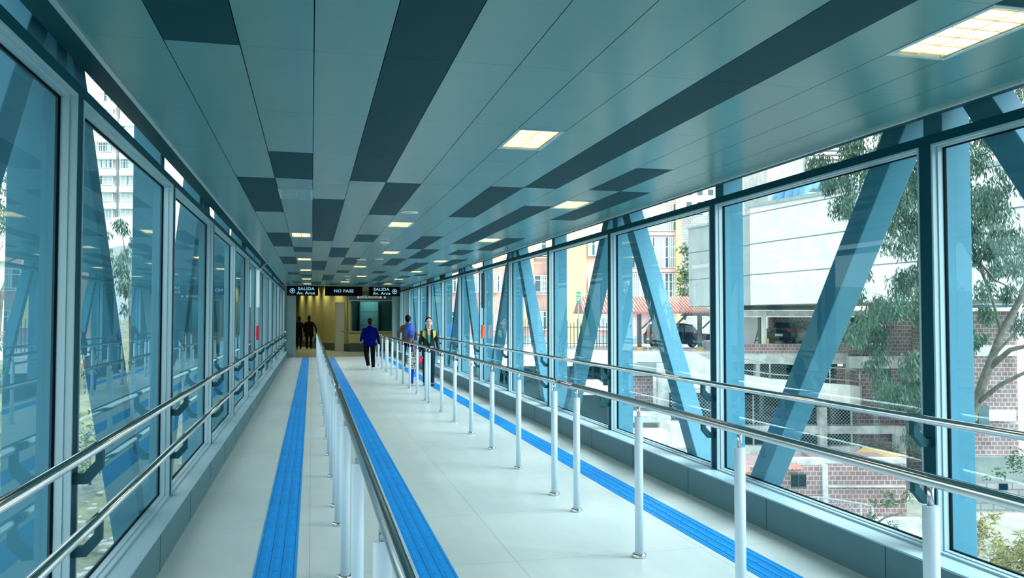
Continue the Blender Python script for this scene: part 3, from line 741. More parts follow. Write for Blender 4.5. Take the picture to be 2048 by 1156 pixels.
# ---- cars
def car(label, loc, rz, paint, L=4.6, H=1.75, Wd=1.85, suv=True):
    t = thing('car', label, 'car', loc, rz)
    h = Wd/2
    # stations: x, sill z, belt z, half width at belt, roof z, half width at roof
    if suv: st = [(0, .45, .85, .80, .86, .70), (.10, .30, 1.02, .93, 1.12, .70), (.35, .28, 1.08, 1, 1.66, .72), (.9, .28, 1.08, 1, 1.75, .76), (2.3, .28, 1.06, 1, 1.74, .76), (2.95, .28, 1.04, 1, 1.64, .73),
                  (3.55, .28, 1.02, .99, 1.06, .68), (4.2, .28, .98, .96, 1.0, .66), (4.5, .34, .86, .86, .88, .60), (4.6, .45, .70, .76, .72, .55)]
    else: st = [(0, .45, .75, .80, .76, .66), (.10, .28, .92, .93, .95, .66), (.6, .25, .98, 1, 1.08, .68), (1.2, .25, .98, 1, 1.42, .70), (2.1, .25, .95, 1, 1.46, .72), (2.7, .25, .93, 1, 1.36, .70),
                (3.4, .25, .90, .99, .94, .64), (4.1, .25, .84, .95, .86, .6), (4.5, .32, .72, .84, .74, .55), (4.6, .42, .60, .74, .62, .5)]
    def ring(q, o=0.0):
        x, s_, bz, bw, rz_, rw = q; x = x*L/4.6; k = H/1.75 if suv else H/1.46
        bw *= h; rw *= h
        return [(x, -bw*.97-o, s_*k), (x, -bw-o, (s_+bz)/2*k), (x, -bw*.98-o, bz*k), (x, -rw-o, rz_*k), (x, rw+o, rz_*k), (x, bw*.98+o, bz*k), (x, bw+o, (s_+bz)/2*k), (x, bw*.97+o, s_*k)]
    m = MB(); vs = []; fs = []
    for q in st: vs += ring(q)
    n = 8
    for i in range(len(st)-1):
        for k in range(n): fs.append((i*n+k, i*n+(k+1) % n, (i+1)*n+(k+1) % n, (i+1)*n+k))
    fs.append(tuple(range(n))); fs.append(tuple(range((len(st)-1)*n, len(st)*n))[::-1])
    m.add(vs, fs, 0, False); bo = m.build('body', paint, t)
    g = MB()
    for s_ in (0, 1):
        for i in range(2, 5):
            r0, r1 = ring(st[i], .012), ring(st[i+1], .012)
            ia, ib = (2, 3) if s_ == 0 else (5, 4)
            def lp(p, q_, f): return tuple(p[j]+(q_[j]-p[j])*f for j in range(3))
            a_, b_, c_, d_ = r0[ia], r1[ia], r1[ib], r0[ib]
            q = [lp(lp(a_, d_, .12), lp(b_, c_, .12), .05), lp(lp(a_, d_, .12), lp(b_, c_, .12), .95), lp(lp(a_, d_, .86), lp(b_, c_, .86), .95), lp(lp(a_, d_, .86), lp(b_, c_, .86), .05)]
            g.prism(q, (0, .01 if s_ else -.01, 0))
    for (i, j) in ((1, 2), (5, 6)):
        r0, r1 = ring(st[i]), ring(st[j])
        q = [r0[3], r0[4], r1[4], r1[3]]; c = [sum(v[k] for v in q)/4 for k in range(3)]
        q = [tuple(c[k]+(v[k]-c[k])*.86 for k in range(3)) for v in q]; g.prism(q, (-.012 if i == 1 else .012, 0, .014))
    g.build('windows', X['win'], bo)
    for x in (.85, 3.7):
        for y in (-h+.02, h-.24):
            wh = MB().tube([(x*L/4.6, y, .33), (x*L/4.6, y+.22, .33)], .34, 24).build('wheel', X['tyre'], t)
            MB().tube([(x*L/4.6, y-.01, .33), (x*L/4.6, y+.23, .33)], .19, 16).build('rim', M['alu'], wh)
    for y in (-h*.85, h*.62): MB().box(-.01, .12, y, y+.22, .80, 1.02).build('tail_light', mat('tail_red', (.4, .02, .02), .3), t)
    for y in (-h*.8, h*.55): MB().box(L-.16, L-.02, y, y+.25, .62, .76).build('headlight', M['white'], t)
    MB().box(-.015, .0, -.24, .24, .55, .68).build('number_plate', M['white'], t)
    return t
q = fr(1296, 697, 57.3); car('dark sports utility car parked under the red tile shelter', yaw(q[0], q[1], q[2]+.02), -PS+.25, X['car'], 4.7, 1.75, 1.9)
q = fr(1558, 690, 50.5); car('dark car in the open garage beside a painted wall', yaw(q[0], q[1], q[2]), -PS+.9, X['car'], 4.2, 1.42, 1.75, False)
q = fr(1620, 691, 49.9); car('silver car in the open garage, right of the dark one', yaw(q[0], q[1], q[2]), -PS+.9, X['car2'], 4.2, 1.45, 1.75, False)

# ---- big blank panelled wall building (long side faces the bridge)
BR = math.radians(5.6)
t = thing('blank_wall_building', 'long pale building with a blank panelled wall behind the trees', 'building', (24, 41.7, 2.35), BR)
m = MB()
m.prism([(0, -38, 0), (0, 0, 0), (0, 0, 5.52), (0, -38, 4.65)], (9, 0, 0))
m.build('wall', X['paint'], t)
MB().prism([(-.12, -38, 4.65), (-.12, 0, 5.52), (-.12, 0, 5.70), (-.12, -38, 4.83)], (.42, 0, 0)).build('parapet_cap', X['concd'], t)
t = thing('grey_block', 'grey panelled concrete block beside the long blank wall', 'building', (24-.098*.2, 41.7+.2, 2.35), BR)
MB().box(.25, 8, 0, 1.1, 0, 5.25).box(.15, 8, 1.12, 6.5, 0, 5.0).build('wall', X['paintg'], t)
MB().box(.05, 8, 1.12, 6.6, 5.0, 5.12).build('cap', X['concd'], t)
for i, (px, py, sc) in enumerate(((1549, 408, .85), (1563, 396, 1.1), (1580, 392, 1.2), (1596, 404, 1.0), (1608, 398, 1.0))):
    c = fr(px, 412, 46.6-i*.7)
    t = thing('roof_duct', 'curved blue-grey duct hood on the roof edge, %s from the left' % ORD[i], 'duct', yaw(c[0], c[1], 7.95), -PS, 'curved duct hoods on the blank building')
    MB().tube([(0, 0, 0), (0, 0, .35*sc), (.05, 0, .62*sc), (.22, 0, .85*sc), (.48, 0, .92*sc), (.75, 0, .85*sc)], .24*sc, 14).build('bend', X['blued'], t)
    MB().box(-.3*sc, .3*sc, -.3, .3, -.06, .03).build('base', M['white'], t)
S = Site('railing_stub_row', 'row of white stubs on the roof edge left of the crown', 'parapet stubs', 1665, 405, 42)
for i in range(8):
    c = S.p(1653+i*5.5, 385-i*1.2, 42-i*.25); MB().box(c[0], c[0]+.06, c[1], c[1]+.06, c[2]-.35, c[2]+.02).build('stub', X['frame'], S.root)

# ---- background skyline seen above
def tower(label, cat, x0, y0, x1, y1, w_, m_, wins=None, cols=3, rows=5, dep=10, name='apartment_tower'):
    S = Site(name, label, cat, (x0+x1)/2, y1, w_)
    S.part('wall', m_, [(x0, y0, x1, y1)], w_, dep)
    dx = (x1-x0)/cols; dy = (y1-y0)/rows
    for i in range(cols):
        for j in range(rows):
            a = S.p(x0+dx*(i+.28), y0+dy*(j+.75), w_-.1); b = S.p(x0+dx*(i+.75), y0+dy*(j+.3), w_-.1)
            MB().box(a[0], b[0], a[1], a[1]+.2, a[2], b[2]).build('window', wins or X['win'], S.root)
    return S
tower('white apartment tower with red stripe beyond the grey block', 'building', 1346, 200, 1432, 470, 118, X['owhite'], None, 4, 11)
S = Site('apartment_tower', 'narrow white tower with small square windows above the blank wall', 'building', 1500, 470, 112)
S.part('wall', X['owhite'], [(1476, 200, 1534, 470)], 112, 10)
for y in (350, 370, 403, 420): S.part('window', X['win'], [(1489, y-3, 1493, y+2)], 111.8, .3)
S = Site('retaining_wall', 'pale block retaining wall between yellow edge and grey block', 'wall', 1395, 600, 80)
S.part('wall', X['block'], [(1358, 430, 1500, 640)], 80, 2)
S = Site('concrete_tower', 'grey concrete wall building behind the duct hoods', 'building', 1575, 430, 78)
S.part('wall', X['concd'], [(1536, 250, 1614, 440)], 78, 8)
S.part('corner_post', X['iron'], [(1614, 285, 1617, 380)], 77.8, .4)
S = Site('pergola', 'dark slatted pergola with a curved stair rail beside the concrete building', 'pergola', 1660, 390, 70)
for i in range(6): S.part('slat', X['iron'], [(1617, 300+i*9, 1720, 302.5+i*9)], 70+i*.3, .3)
S.part('back', X['win'], [(1617, 358, 1710, 384)], 71.5, .3)
m = MB(); m.tube([S.p(x, y, 68) for x, y in ((1617, 328), (1628, 314), (1645, 304), (1670, 295), (1700, 288))], .06, 8); m.build('curved_rail', X['iron'], S.root)
S.part('stair_wall', X['owhite'], [(1617, 318, 1700, 340)], 72, .5)
# hillside town far away
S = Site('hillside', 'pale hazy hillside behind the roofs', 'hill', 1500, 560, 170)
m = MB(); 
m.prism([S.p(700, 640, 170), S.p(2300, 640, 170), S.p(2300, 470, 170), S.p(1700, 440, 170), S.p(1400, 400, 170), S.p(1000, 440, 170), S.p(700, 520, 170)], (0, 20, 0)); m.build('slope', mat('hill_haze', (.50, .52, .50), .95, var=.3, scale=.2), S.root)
for i in range(26):
    x = random.uniform(1440, 1540); y = random.uniform(386, 424); S2 = S.p(x, y, 165)
    MB().box(S2[0], S2[0]+random.uniform(.6, 1.5), S2[1], S2[1]+2, S2[2]-.6, S2[2]+.4).build('house', random.choice([X['brickb'], X['owhite'], X['conc']]), S.root)

# ---- garage level, ramps and terraces (w about 45)
WG = 48
S = Site('open_garage', 'two-storey concrete garage with open bays and dark mesh openings', 'garage', 1480, 720, WG)
S.part('roof_beam', X['conc'], [(1478, 621, 1800, 633)], WG, 8)
S.part('upper_wall', X['owhite'], [(1478, 601, 1830, 620)], WG+3, 1)
S.part('white_wall', X['owhite'], [(1478, 634, 1520, 690)], WG+3, .3)
S.part('back_wall', X['brickb'], [(1538, 634, 1620, 690)], WG+7, .3)
S.part('inner_wall', X['concd'], [(1560, 634, 1790, 690)], WG+7.6, .3)
S.part('back_window', X['win'], [(1574, 646, 1590, 658)], WG+6.8, .2)
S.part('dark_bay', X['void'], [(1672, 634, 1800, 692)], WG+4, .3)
S.part('pillar', X['owhite'], [(1527, 623, 1533, 688)], WG-.1, .4)
S.part('inner_pillar', X['iron'], [(1520, 634, 1527, 688)], WG+.4, .4)
S.part('pillar', X['concd'], [(1694, 623, 1700, 690)], WG-.1, .4)
S.part('floor_slab', X['asph'], [(1478, 690, 1800, 727)], WG+.2, 9)
S.part('yellow_bollard', X['ochre'], [(1533, 677, 1538, 688), (1668, 681, 1673, 691)], WG-.2, .15)
S.part('brick_parapet', X['brick'], [(1478, 688, 1698, 706)], WG-.6, .3)
S.part('brick_parapet_return', X['brickb'], [(1698, 691, 1775, 713)], WG-.6, .3)
S.part('band', X['conc'], [(1478, 706, 1790, 728)], WG-.5, .6)
S.part('opening', X['void'], [(1478, 728, 1675, 772)], WG+.4, .3)
S.part('column', X['conc'], [(1512, 726, 1520, 770), (1693, 727, 1704, 772)], WG-.3, .5)
S.part('brick_infill', X['brick'], [(1674, 733, 1696, 770)], WG-.1, .4)
for (x0, x1) in ((1480, 1511), (1520, 1573), (1636, 1672)):
    a = S.p(x0, 770, WG-.1); b = S.p(x1, 730, WG-.1); grille(a[0], a[2], b[0], b[2], a[1], .17, .018).build('wire_mesh', X['wire'], S.root)
a = S.p(1672, 690, WG-.1); b = S.p(1760, 645, WG-.1); grille(a[0], a[2], b[0], b[2], a[1], .2, .016).build('wire_mesh', X['wire'], S.root)
# A-frame ladder
S2 = Site('ladder', 'step ladder leaning open beside the garage pillar', 'ladder', 1514, 688, WG+1)
m = MB()
for (p, q) in (((1509, 688), (1519, 650)), ((1521, 688), (1519, 650)), ((1511, 681), (1520, 681)), ((1513, 672), (1520, 672)), ((1515, 663), (1520, 663))): m.beam(S2.p(p[0], p[1], WG+1), S2.p(q[0], q[1], WG+1), .06, .06)
m.build('frame', X['iron'], S2.root)
# curved ramp in front
RW = 44
S = Site('curved_ramp', 'curved concrete ramp with a stained parapet and thin handrail', 'ramp', 1480, 790, RW)
ramp = [(1362, 700, 762, 47.5), (1395, 708, 770, 46.5), (1425, 722, 778, 45.8), (1482, 748, 782, 44.5), (1540, 757, 790, 43.8), (1600, 762, 797, 43.3), (1660, 767, 803, 43.0), (1700, 770, 808, 43.2), (1720, 773, 812, 44.2), (1724, 770, 808, 46)]
m = MB()
for i in range(len(ramp)-1):
    x0, t0, b0, w0 = ramp[i]; x1, t1, b1, w1 = ramp[i+1]
    A = S.p(x0, b0, w0); B = S.p(x1, b1, w1); Cc = S.p(x1, t1, w1); Dd = S.p(x0, t0, w0)
    m.prism([A, B, Cc, Dd], (0, .22, 0)); 
m.build('parapet', X['concw'], S.root)
m = MB(); m.prism([S.p(x, b-6, w_+.3) for x, t_, b, w_ in ramp], (0, 2.0, 0)) if False else None
for i in range(len(ramp)-1):
    x0, t0, b0, w0 = ramp[i]; x1, t1, b1, w1 = ramp[i+1]
    A = S.p(x0, b0, w0); B = S.p(x1, b1, w1); m.prism([A, B, (B[0], B[1]+1.0, B[2]), (A[0], A[1]+1.0, A[2])], (0, 0, .3))
m.build('ramp_slab', X['asph'], S.root)
m = MB()
for dy in (-42, -12): m.tube([S.p(x, t_+dy*(47-w_ + 44)/47*.75, w_-.0) for x, t_, b, w_ in ramp[3:]], .035, 6)
for x, t_, b, w_ in (ramp[3], ramp[4], ramp[5], ramp[6], ramp[8]):
    p = S.p(x, t_, w_); m.tube([p, (p[0], p[1], p[2]+.95)], .04, 6)
m.build('handrail', X['wire'], S.root)
S = Site('lower_garage', 'lower garage storeys with dark wire mesh openings under the curved ramp', 'garage', 1480, 905, 46)
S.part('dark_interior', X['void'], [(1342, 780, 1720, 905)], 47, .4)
S.part('upper_beam', X['conc'], [(1342, 776, 1660, 786)], 46, .6)
S.part('band', X['conc'], [(1478, 852, 1800, 868)], 45.4, .7)
S.part('bottom_band', X['conc'], [(1478, 893, 1720, 925)], 45.2, .7)
S.part('column', X['conc'], [(1641, 815, 1654, 925), (1794, 852, 1812, 1005)], 45.2, .5)
for (x0, y0, x1, y1) in ((1342, 786, 1432, 850), (1482, 790, 1640, 851), (1654, 812, 1720, 852), (1570, 869, 1641, 893), (1654, 869, 1720, 895)):
    a = S.p(x0, y1, 45.6); b = S.p(x1, y0, 45.6); grille(a[0], a[2], b[0], b[2], a[1], .19, .018).build('wire_mesh', X['wire'], S.root)
for x in (1506, 1702): S.part('mesh_post', X['wire'], [(x, 790, x+2, 898)], 45.5, .08)
S.part('left_wall', X['concw'], [(1342, 850, 1440, 905)], 44.5, 2)
S.part('left_lower_wall', X['conc'], [(1340, 895, 1500, 960)], 43.0, 1.5)
S = Site('brick_building', 'tall grey-brown brick building at the right of the ramp', 'building', 1780, 900, 46)
S.part('wall', X['brickb'], [(1716, 735, 1870, 1000)], 46, .9)
S.part('upper_wall', X['brickb'], [(1775, 628, 1880, 716)], 46.6, .8)
S.part('band', X['conc'], [(1700, 713, 1875, 737)], 45.8, .5)
S.part('window', X['win'], [(1756, 737, 1782, 759)], 45.9, .2)
S.part('window', X['win'], [(1760, 863, 1787, 870)], 45.9, .2)
m = MB(); S.poly(m, [(1797, 628), (1812, 612), (1830, 616), (1850, 625), (1850, 630)], 46.5, 4); m.build('tile_roof', X['tile'], S.root)
t_ = Site('ochre_awning', 'ochre sheet awning with rubble and branches piled on it', 'awning', 1750, 920, 40)
m = MB(); P = t_.p
m.add([P(1690, 919, 38.6), P(1728, 893, 41), P(1815, 911, 40.5), P(1790, 914, 39.2), P(1712, 921, 38.4)], [(0, 1, 4), (4, 1, 3), (3, 1, 2)]); m.add([(x, y, z-.08) for x, y, z in [P(1690, 919, 38.6), P(1728, 893, 41), P(1815, 911, 40.5), P(1790, 914, 39.2), P(1712, 921, 38.4)]], [(0, 4, 1), (4, 3, 1), (3, 2, 1)])
m.build('sheet', X['ochre'], t_.root)
m = MB()
for i in range(70):
    x = random.uniform(1728, 1800); y = 893+(x-1728)*.22+random.uniform(-13, -2); p = Vector(P(x, y, 40.8)); q = p+Vector((random.uniform(-.5, .5), random.uniform(-.2, .2), random.uniform(-.12, .2))); m.tube([p, q], .02, 5)
tag(m.build('debris', X['bark'], t_.root), kind='stuff')
# low brick house in front
WH = 34
S = Site('brick_house', 'low red brick house with a small barred window and rusty tile eaves', 'house', 1640, 1045, WH)
S.part('wall', X['brick'], [(1460, 932, 1648, 1050)], WH, 3)
S.part('wall_right', X['brick'], [(1655, 928, 1812, 1045)], WH+.05, 3)
S.part('corner_pillar', X['conc'], [(1647, 930, 1656, 1045)], WH-.12, .3)
S.part('band', X['conc'], [(1656, 972, 1812, 975)], WH-.04, .1)
S.part('window', X['void'], [(1583, 949, 1612, 974)], WH-.05, .15)
S.part('window_frame', X['iron'], [(1583, 948, 1613, 950), (1583, 973, 1613, 975), (1597, 949, 1598, 974)], WH-.08, .1)
S.part('coping', X['conc'], [(1560, 918, 1812, 931)], WH+.2, .5)
m = MB()
for (x0, x1, y0, y1) in ((1462, 1505, 944, 918), (1556, 1616, 939, 925)):
    a = S.p(x0, y0, WH-.7); b = S.p(x1, y0, WH-.7); c = S.p(x0, y1, WH+.4); n = int((b[0]-a[0])/.16)
    for i in range(n):
        u = a[0]+i*.16; m.prism([(u, a[1], a[2]), (u+.09, a[1], a[2]+.05), (u+.16, a[1], a[2]), (u+.16, c[1], c[2]), (u+.09, c[1], c[2]+.05), (u, c[1], c[2])], (0, 0, -.03))
m.build('tile_eaves', X['tile'], S.root)
S = Site('chain_link_fence', 'chain-link fence on leaning posts before the red brick house', 'fence', 1636, 1050, 30)
fp = [(1500, 1003, 31), (1560, 998, 31), (1636, 994, 30.5), (1722, 1007, 30), (1745, 1013, 29.8)]
for x, y, w_ in fp: p = S.p(x, y, w_); MB().tube([(p[0], p[1], p[2]-3.0), p], .035, 8).build('fence_post', X['wire'], S.root)
m = MB(); m.tube([S.p(*f_) for f_ in fp], .03, 6); m.build('top_rail', X['wire'], S.root)
for a_, b_ in zip(fp[:-1], fp[1:]):
    a = Vector(S.p(*a_)); b = Vector(S.p(*b_)); m = MB(); n = int((b-a).length/.22); H = 1.9
    for i in range(n):
        for d in (-1, 1):
            f0 = i/n; f1 = min(1, max(0, f0+d*H/ (b-a).length))
            hh = abs(f1-f0)*(b-a).length
            p = a.lerp(b, f0); q = a.lerp(b, f1); m.beam(p, (q.x, q.y, q.z-hh), .014, .014)
    m.build('wire_netting', X['wire'], S.root)
S = Site('garden_wall', 'pale stained garden wall and bare bank below the brick house', 'wall', 1740, 1120, 29)
S.part('wall', X['conc'], [(1640, 1040, 1850, 1150)], 29.5, .5)
# brick building behind the big tree at the right edge
S = Site('brick_tower_house', 'narrow brick house with a flat sheet roof behind the large tree', 'house', 1995, 900, 40)
S.part('wall', X['brickb'], [(1950, 622, 2032, 960)], 40, 6)
S.part('band', X['conc'], [(1950, 690, 2032, 712), (1950, 820, 2032, 842)], 39.9, .3)
S.part('roof_sheet', M['white'], [(1962, 603, 2040, 610)], 39, 7)
S.part('roof_rim', X['blued'], [(1962, 610, 2040, 614)], 39, 7)
S.part('window', X['win'], [(1958, 812, 1978, 850)], 39.8, .2)
S = Site('white_side_wall', 'tall white wall at the right edge behind the tree', 'wall', 2080, 900, 44)
S.part('wall', X['owhite'], [(2034, 560, 2260, 980)], 44, 6)
S = Site('block_wall', 'low grey concrete block wall with a dark opening below the big tree', 'wall', 2000, 1020, 27)
S.part('wall', X['block'], [(1955, 966, 2048, 1025)], 27, .4)
S.part('opening', X['void'], [(2000, 968, 2016, 980)], 26.95, .1)
S.part('green_wall', X['concd'], [(1955, 915, 2120, 966)], 30, .4)
# rubble heap
t = Site('rubble_heap', 'heap of broken stones below the window before the dark wall', 'rubble', 1190, 862, 36)
m = MB()
for i in range(80):
    x = random.uniform(1140, 1222); y = 862+random.uniform(-6, 8)+(x-1140)*.1; p = t.p(x, y, 36+random.uniform(-.5, .5)); r = random.uniform(.08, .24)
    m.ball(p, (r, r*.8, r*.6), 6, 4)
m2 = m; o = m2.build('stones', X['conc'], t.root); tag(o, kind='stuff')
t.part('ledge', X['conc'], [(1120, 868, 1340, 1000)], 36.5, 2)
S = Site('white_canopy', 'small white flat canopy outside above the dark wall', 'canopy', 1180, 780, 44)
S.part('roof', X['owhite'], [(1156, 766, 1206, 776)], 44, 2.5)
S.part('fascia', X['conc'], [(1156, 772, 1230, 790)], 43.6, .3)

# ---- vegetation
def leaves(m, c, rad, n, ln, wd, droop=1.0, flat=1.0):
    c = Vector(c)
    for i in range(n):
        d = Vector((random.gauss(0, 1), random.gauss(0, 1), random.gauss(0, 1)*flat))
        d = d.normalized()*rad*random.random()**.45; p = c+d
        a = Vector((random.uniform(-.6, .6), random.uniform(-.6, .6), -droop+random.uniform(-.5, .5))).normalized()
        s = a.cross(Vector((random.uniform(-1, 1), random.uniform(-1, 1), .2))).normalized()*wd*random.uniform(.7, 1.2)
        l = ln*random.uniform(.6, 1.3); mid = p+a*l*.5
        m.add([p, mid+s, p+a*l, mid-s], [(0, 1, 2, 3)], 0)
def tree(name, label, cat, base, limbs, clumps, ln, wd, dens, leafm, w_range, group=None, droop=1.0):
    """limbs: lists of (px,py,w,radius); clumps: (px,py,w,radius_m)"""
    b = yaw(*fr(*base)); t = thing(name, label, cat, b, 0, group); B = Vector(b)
    for li, L_ in enumerate(limbs):
        pts = [Vector(yaw(*fr(x, y, w_)))-B for x, y, w_, r in L_]
        MB().tube(pts, [r*.72 for x, y, w_, r in L_], 9).build('trunk' if li == 0 else 'branch', X['bark'], t)
    m = MB()
    for (x, y, w_, r) in clumps:
        c = Vector(yaw(*fr(x, y, w_)))-B
        n = int(dens*r*r)
        # sub clusters hang like curtains
        k = max(2, int(r*5))
        for j in range(k):
            d = Vector((random.gauss(0, .5), random.gauss(0, .5), random.gauss(0, .55)))*r
            leaves(m, c+d, r*.5, n//k, ln, wd, droop, 1.4)
    o = m.build('foliage', leafm, t); tag(o, kind='stuff'); return t
E1 = []
for (x, y, r) in ((1700, 285, .45), (1740, 300, .6), (1790, 280, .7), (1840, 300, .7), (1640, 300, .35), (1672, 370, .4), (1690, 400, .35), (1720, 345, .5), (1830, 350, .7), (1800, 400, .7), (1835, 440, .7), (1790, 465, .5), (1815, 520, .6), (1840, 570, .5), (1805, 560, .4),
                  (1700, 440, .25), (1745, 520, .35), (1735, 560, .25), (1745, 610, .4), (1760, 640, .5), (1730, 650, .35), (1775, 670, .5), (1790, 720, .5), (1780, 760, .5), (1800, 790, .6), (1770, 810, .4), (1830, 640, .3), (1825, 740, .35), (1840, 800, .4),
                  (1950, 200, .6), (1990, 250, .7), (2040, 180, .7), (1950, 290, .6), (2020, 330, .8), (1960, 370, .7), (1930, 250, .6), (1925, 420, .5), (1975, 440, .7), (2035, 430, .8), (1950, 500, .5), (2010, 520, .5), (1935, 570, .5), (1960, 620, .4), (2040, 550, .5), (1930, 640, .4), (2060, 620, .7), (1940, 690, .3), (1965, 680, .3), (1880, 300, .8), (1885, 450, .8), (1890, 560, .7), (2100, 300, 1.0), (2110, 450, 1.0), (1900, 200, .8), (1800, 220, .7), (2060, 80, .9)):
    E1.append((x+random.uniform(-6, 6), y, random.uniform(17, 21), r*(1.25 if x < 1860 else 1.0)))
tree('eucalyptus_tree', 'large drooping eucalyptus tree close outside the right glazing', 'tree', (1900, 1150, 19),
     [[(1880, 1160, 19, .22), (1895, 1000, 19, .20), (1935, 850, 19, .17), (1975, 740, 19, .14), (2005, 660, 19, .11), (2040, 600, 19, .10), (2075, 500, 19, .05), (2090, 430, 19, .02)],
      [(1975, 740, 19, .09), (2020, 700, 18.7, .08), (2060, 690, 18.5, .06), (2120, 670, 18.3, .02)], [(2003, 668, 19, .06), (1985, 600, 19, .045), (1955, 520, 19, .05), (1900, 380, 19, .04), (1820, 300, 19, .008)],
      [(1950, 810, 19, .08), (2000, 770, 18.6, .07), (2070, 735, 18.4, .045), (2150, 720, 18.3, .02)], [(1830, 655, 19, .022), (1790, 600, 19, .014), (1745, 585, 19, .006)], [(1955, 520, 19, .04), (1990, 560, 18.9, .03), (2050, 590, 18.5, .008)],
      [(1935, 850, 19, .06), (1980, 720, 18.4, .05), (2040, 655, 18.2, .03), (2075, 600, 18.2, .012)]],
     E1, .15, .016, 2100, X['leaf'], None)
tree('shrub', 'leaning shrub with a bare branch below the brick house', 'shrub', (1800, 1060, 25), [[(1740, 1055, 25, .04), (1770, 1035, 25, .04), (1805, 1025, 25, .03)]],
     [(x, y, 25, r) for x, y, r in ((1752, 1012, .28), (1775, 1005, .3), (1795, 1000, .3), (1745, 1035, .22), (1780, 1022, .28), (1830, 990, .4), (1860, 1020, .4))], .16, .02, 700, X['leaf2'], None, None, .3)
tree('shrub', 'dense yellow-green bush at the bottom right corner outside the glass', 'shrub', (2000, 1230, 14), [[(2000, 1230, 14, .05), (2000, 1160, 14, .03)]],
     [(x, y, 14+random.uniform(-.5, .5), r) for x, y, r in ((1965, 1130, .4), (2000, 1095, .4), (2040, 1080, .4), (2010, 1140, .45), (2060, 1130, .5), (1975, 1170, .4), (2100, 1100, .5), (1985, 1065, .2))], .13, .011, 2600, mat('bush_leaf', (.24, .24, .08), .7, var=.4, scale=2), None, None, .1)
tree('shrub', 'dark green shrub behind the low block wall', 'shrub', (2010, 975, 28.5), [[(2010, 980, 28.5, .05), (2010, 950, 28.5, .03)]],
     [(x, y, 28.6, r) for x, y, r in ((1985, 945, .5), (2005, 935, .5), (2030, 950, .5), (2050, 930, .6))], .16, .03, 260, X['leaf2'], None, None, .3)
tree('shrub', 'tall narrow creeper between the yellow building edge and grey block', 'shrub', (1370, 640, 64), [[(1370, 640, 64, .1), (1370, 560, 64, .06)]],
     [(1370+random.uniform(-3, 3), y, 64.4, .75) for y in range(500, 605, 14)], .35, .06, 160, X['leaf2'], None, None, .3)

# ================================================================ left side outside
WT = 139
S = Site('apartment_tower', 'tall white apartment tower with balconies outside the left glazing', 'building', 235, 520, WT)
S.part('wall', X['owhite'], [(150, 120, 305, 760)], WT, 14)
S.part('recess', mat('recess_grey', (.30, .30, .31), .8), [(228, 120, 240, 560), (283, 120, 290, 560)], WT-.2, .4)
for i in range(13):
    y = 150+i*33.3
    S.part('balcony_band', M['white'], [(188, y+22, 228, y+34), (238, y+22, 288, y+34)], WT-1.1, 1.2)
    windowpart(S, 196, y+2, 226, y+20, WT-.5, 3, 2); windowpart(S, 241, y, 282, y+21, WT-.5, 4, 2)
S = Site('apartment_tower', 'far white block with a red band seen left through the window-head gap', 'building', 350, 500, 172)
S.part('wall', X['owhite'], [(310, 290, 430, 760)], 172, 10)
S.part('red_band', mat('red_render', (.45, .12, .12), .8), [(330, 350, 400, 357)], 171.6, .5)
for i in range(6):
    for j in range(4): S.part('window', X['win'], [(336+j*14, 300+i*22, 343+j*14, 312+i*22)], 171.7, .3)
S = Site('white_gable_building', 'low white building with a sloping roofline below the tower', 'building', 290, 540, 62)
m = MB(); S.poly(m, [(150, 455), (235, 434), (300, 426), (373, 409), (366, 489), (366, 640), (150, 640)], 62, 8); m.build('wall', X['owhite'], S.root)
m = MB(); S.poly(m, [(150, 520), (235, 492), (366, 488), (366, 640), (150, 640)], 60.5, 1.2); m.build('grey_roof', X['grey'], S.root)
S.part('dark_window', X['win'], [(235, 515, 282, 522), (345, 540, 362, 600)], 60.2, .3)
S = Site('white_house', 'white house with tall framed windows at the left picture edge', 'house', 10, 650, 45)
S.part('wall', X['owhite'], [(-120, 520, 48, 720)], 45, 6)
S.part('eaves', X['frame'], [(-120, 512, 52, 522)], 44.6, 6)
windowpart(S, 2, 548, 28, 594, 44.9, 2, 3); windowpart(S, -40, 548, -14, 594, 44.9, 2, 3)
S.part('brown_wall', X['pink'], [(-60, 640, 40, 690)], 43, .3)
tree('eucalyptus_tree', 'drooping eucalyptus tree at the far left picture edge', 'tree', (-10, 1150, 13), [[(-30, 1200, 13, .12), (-20, 800, 13, .1), (0, 600, 13, .07), (30, 520, 13, .03)]],
     [(x+random.uniform(-5, 5), y, random.uniform(12, 14), r) for x, y, r in ((10, 310, .4), (25, 350, .35), (0, 400, .5), (30, 440, .35), (-30, 350, .6), (5, 480, .4), (-40, 480, .6), (10, 700, .35), (20, 760, .3), (0, 850, .45), (15, 930, .4), (30, 1000, .45), (10, 1080, .5), (-30, 600, .5), (-30, 900, .6))], .10, .010, 2000, X['leaf'], None)
tree('eucalyptus_tree', 'slim eucalyptus in front of the white gable building on the left', 'tree', (255, 900, 30), [[(255, 900, 30, .1), (262, 700, 30, .08), (258, 560, 30, .05), (245, 470, 30, .02)]],
     [(x, y, 30+random.uniform(-1, 1), r) for x, y, r in ((235, 450, .35), (250, 460, .5), (262, 475, .4), (240, 500, .6), (265, 520, .6), (278, 500, .4), (235, 540, .6), (275, 560, .6), (255, 590, .7), (235, 610, .5), (280, 620, .6), (330, 560, .7), (350, 620, .8), (180, 640, .9), (190, 720, 1.0), (220, 760, .8))], .26, .028, 420, X['leaf'], None)
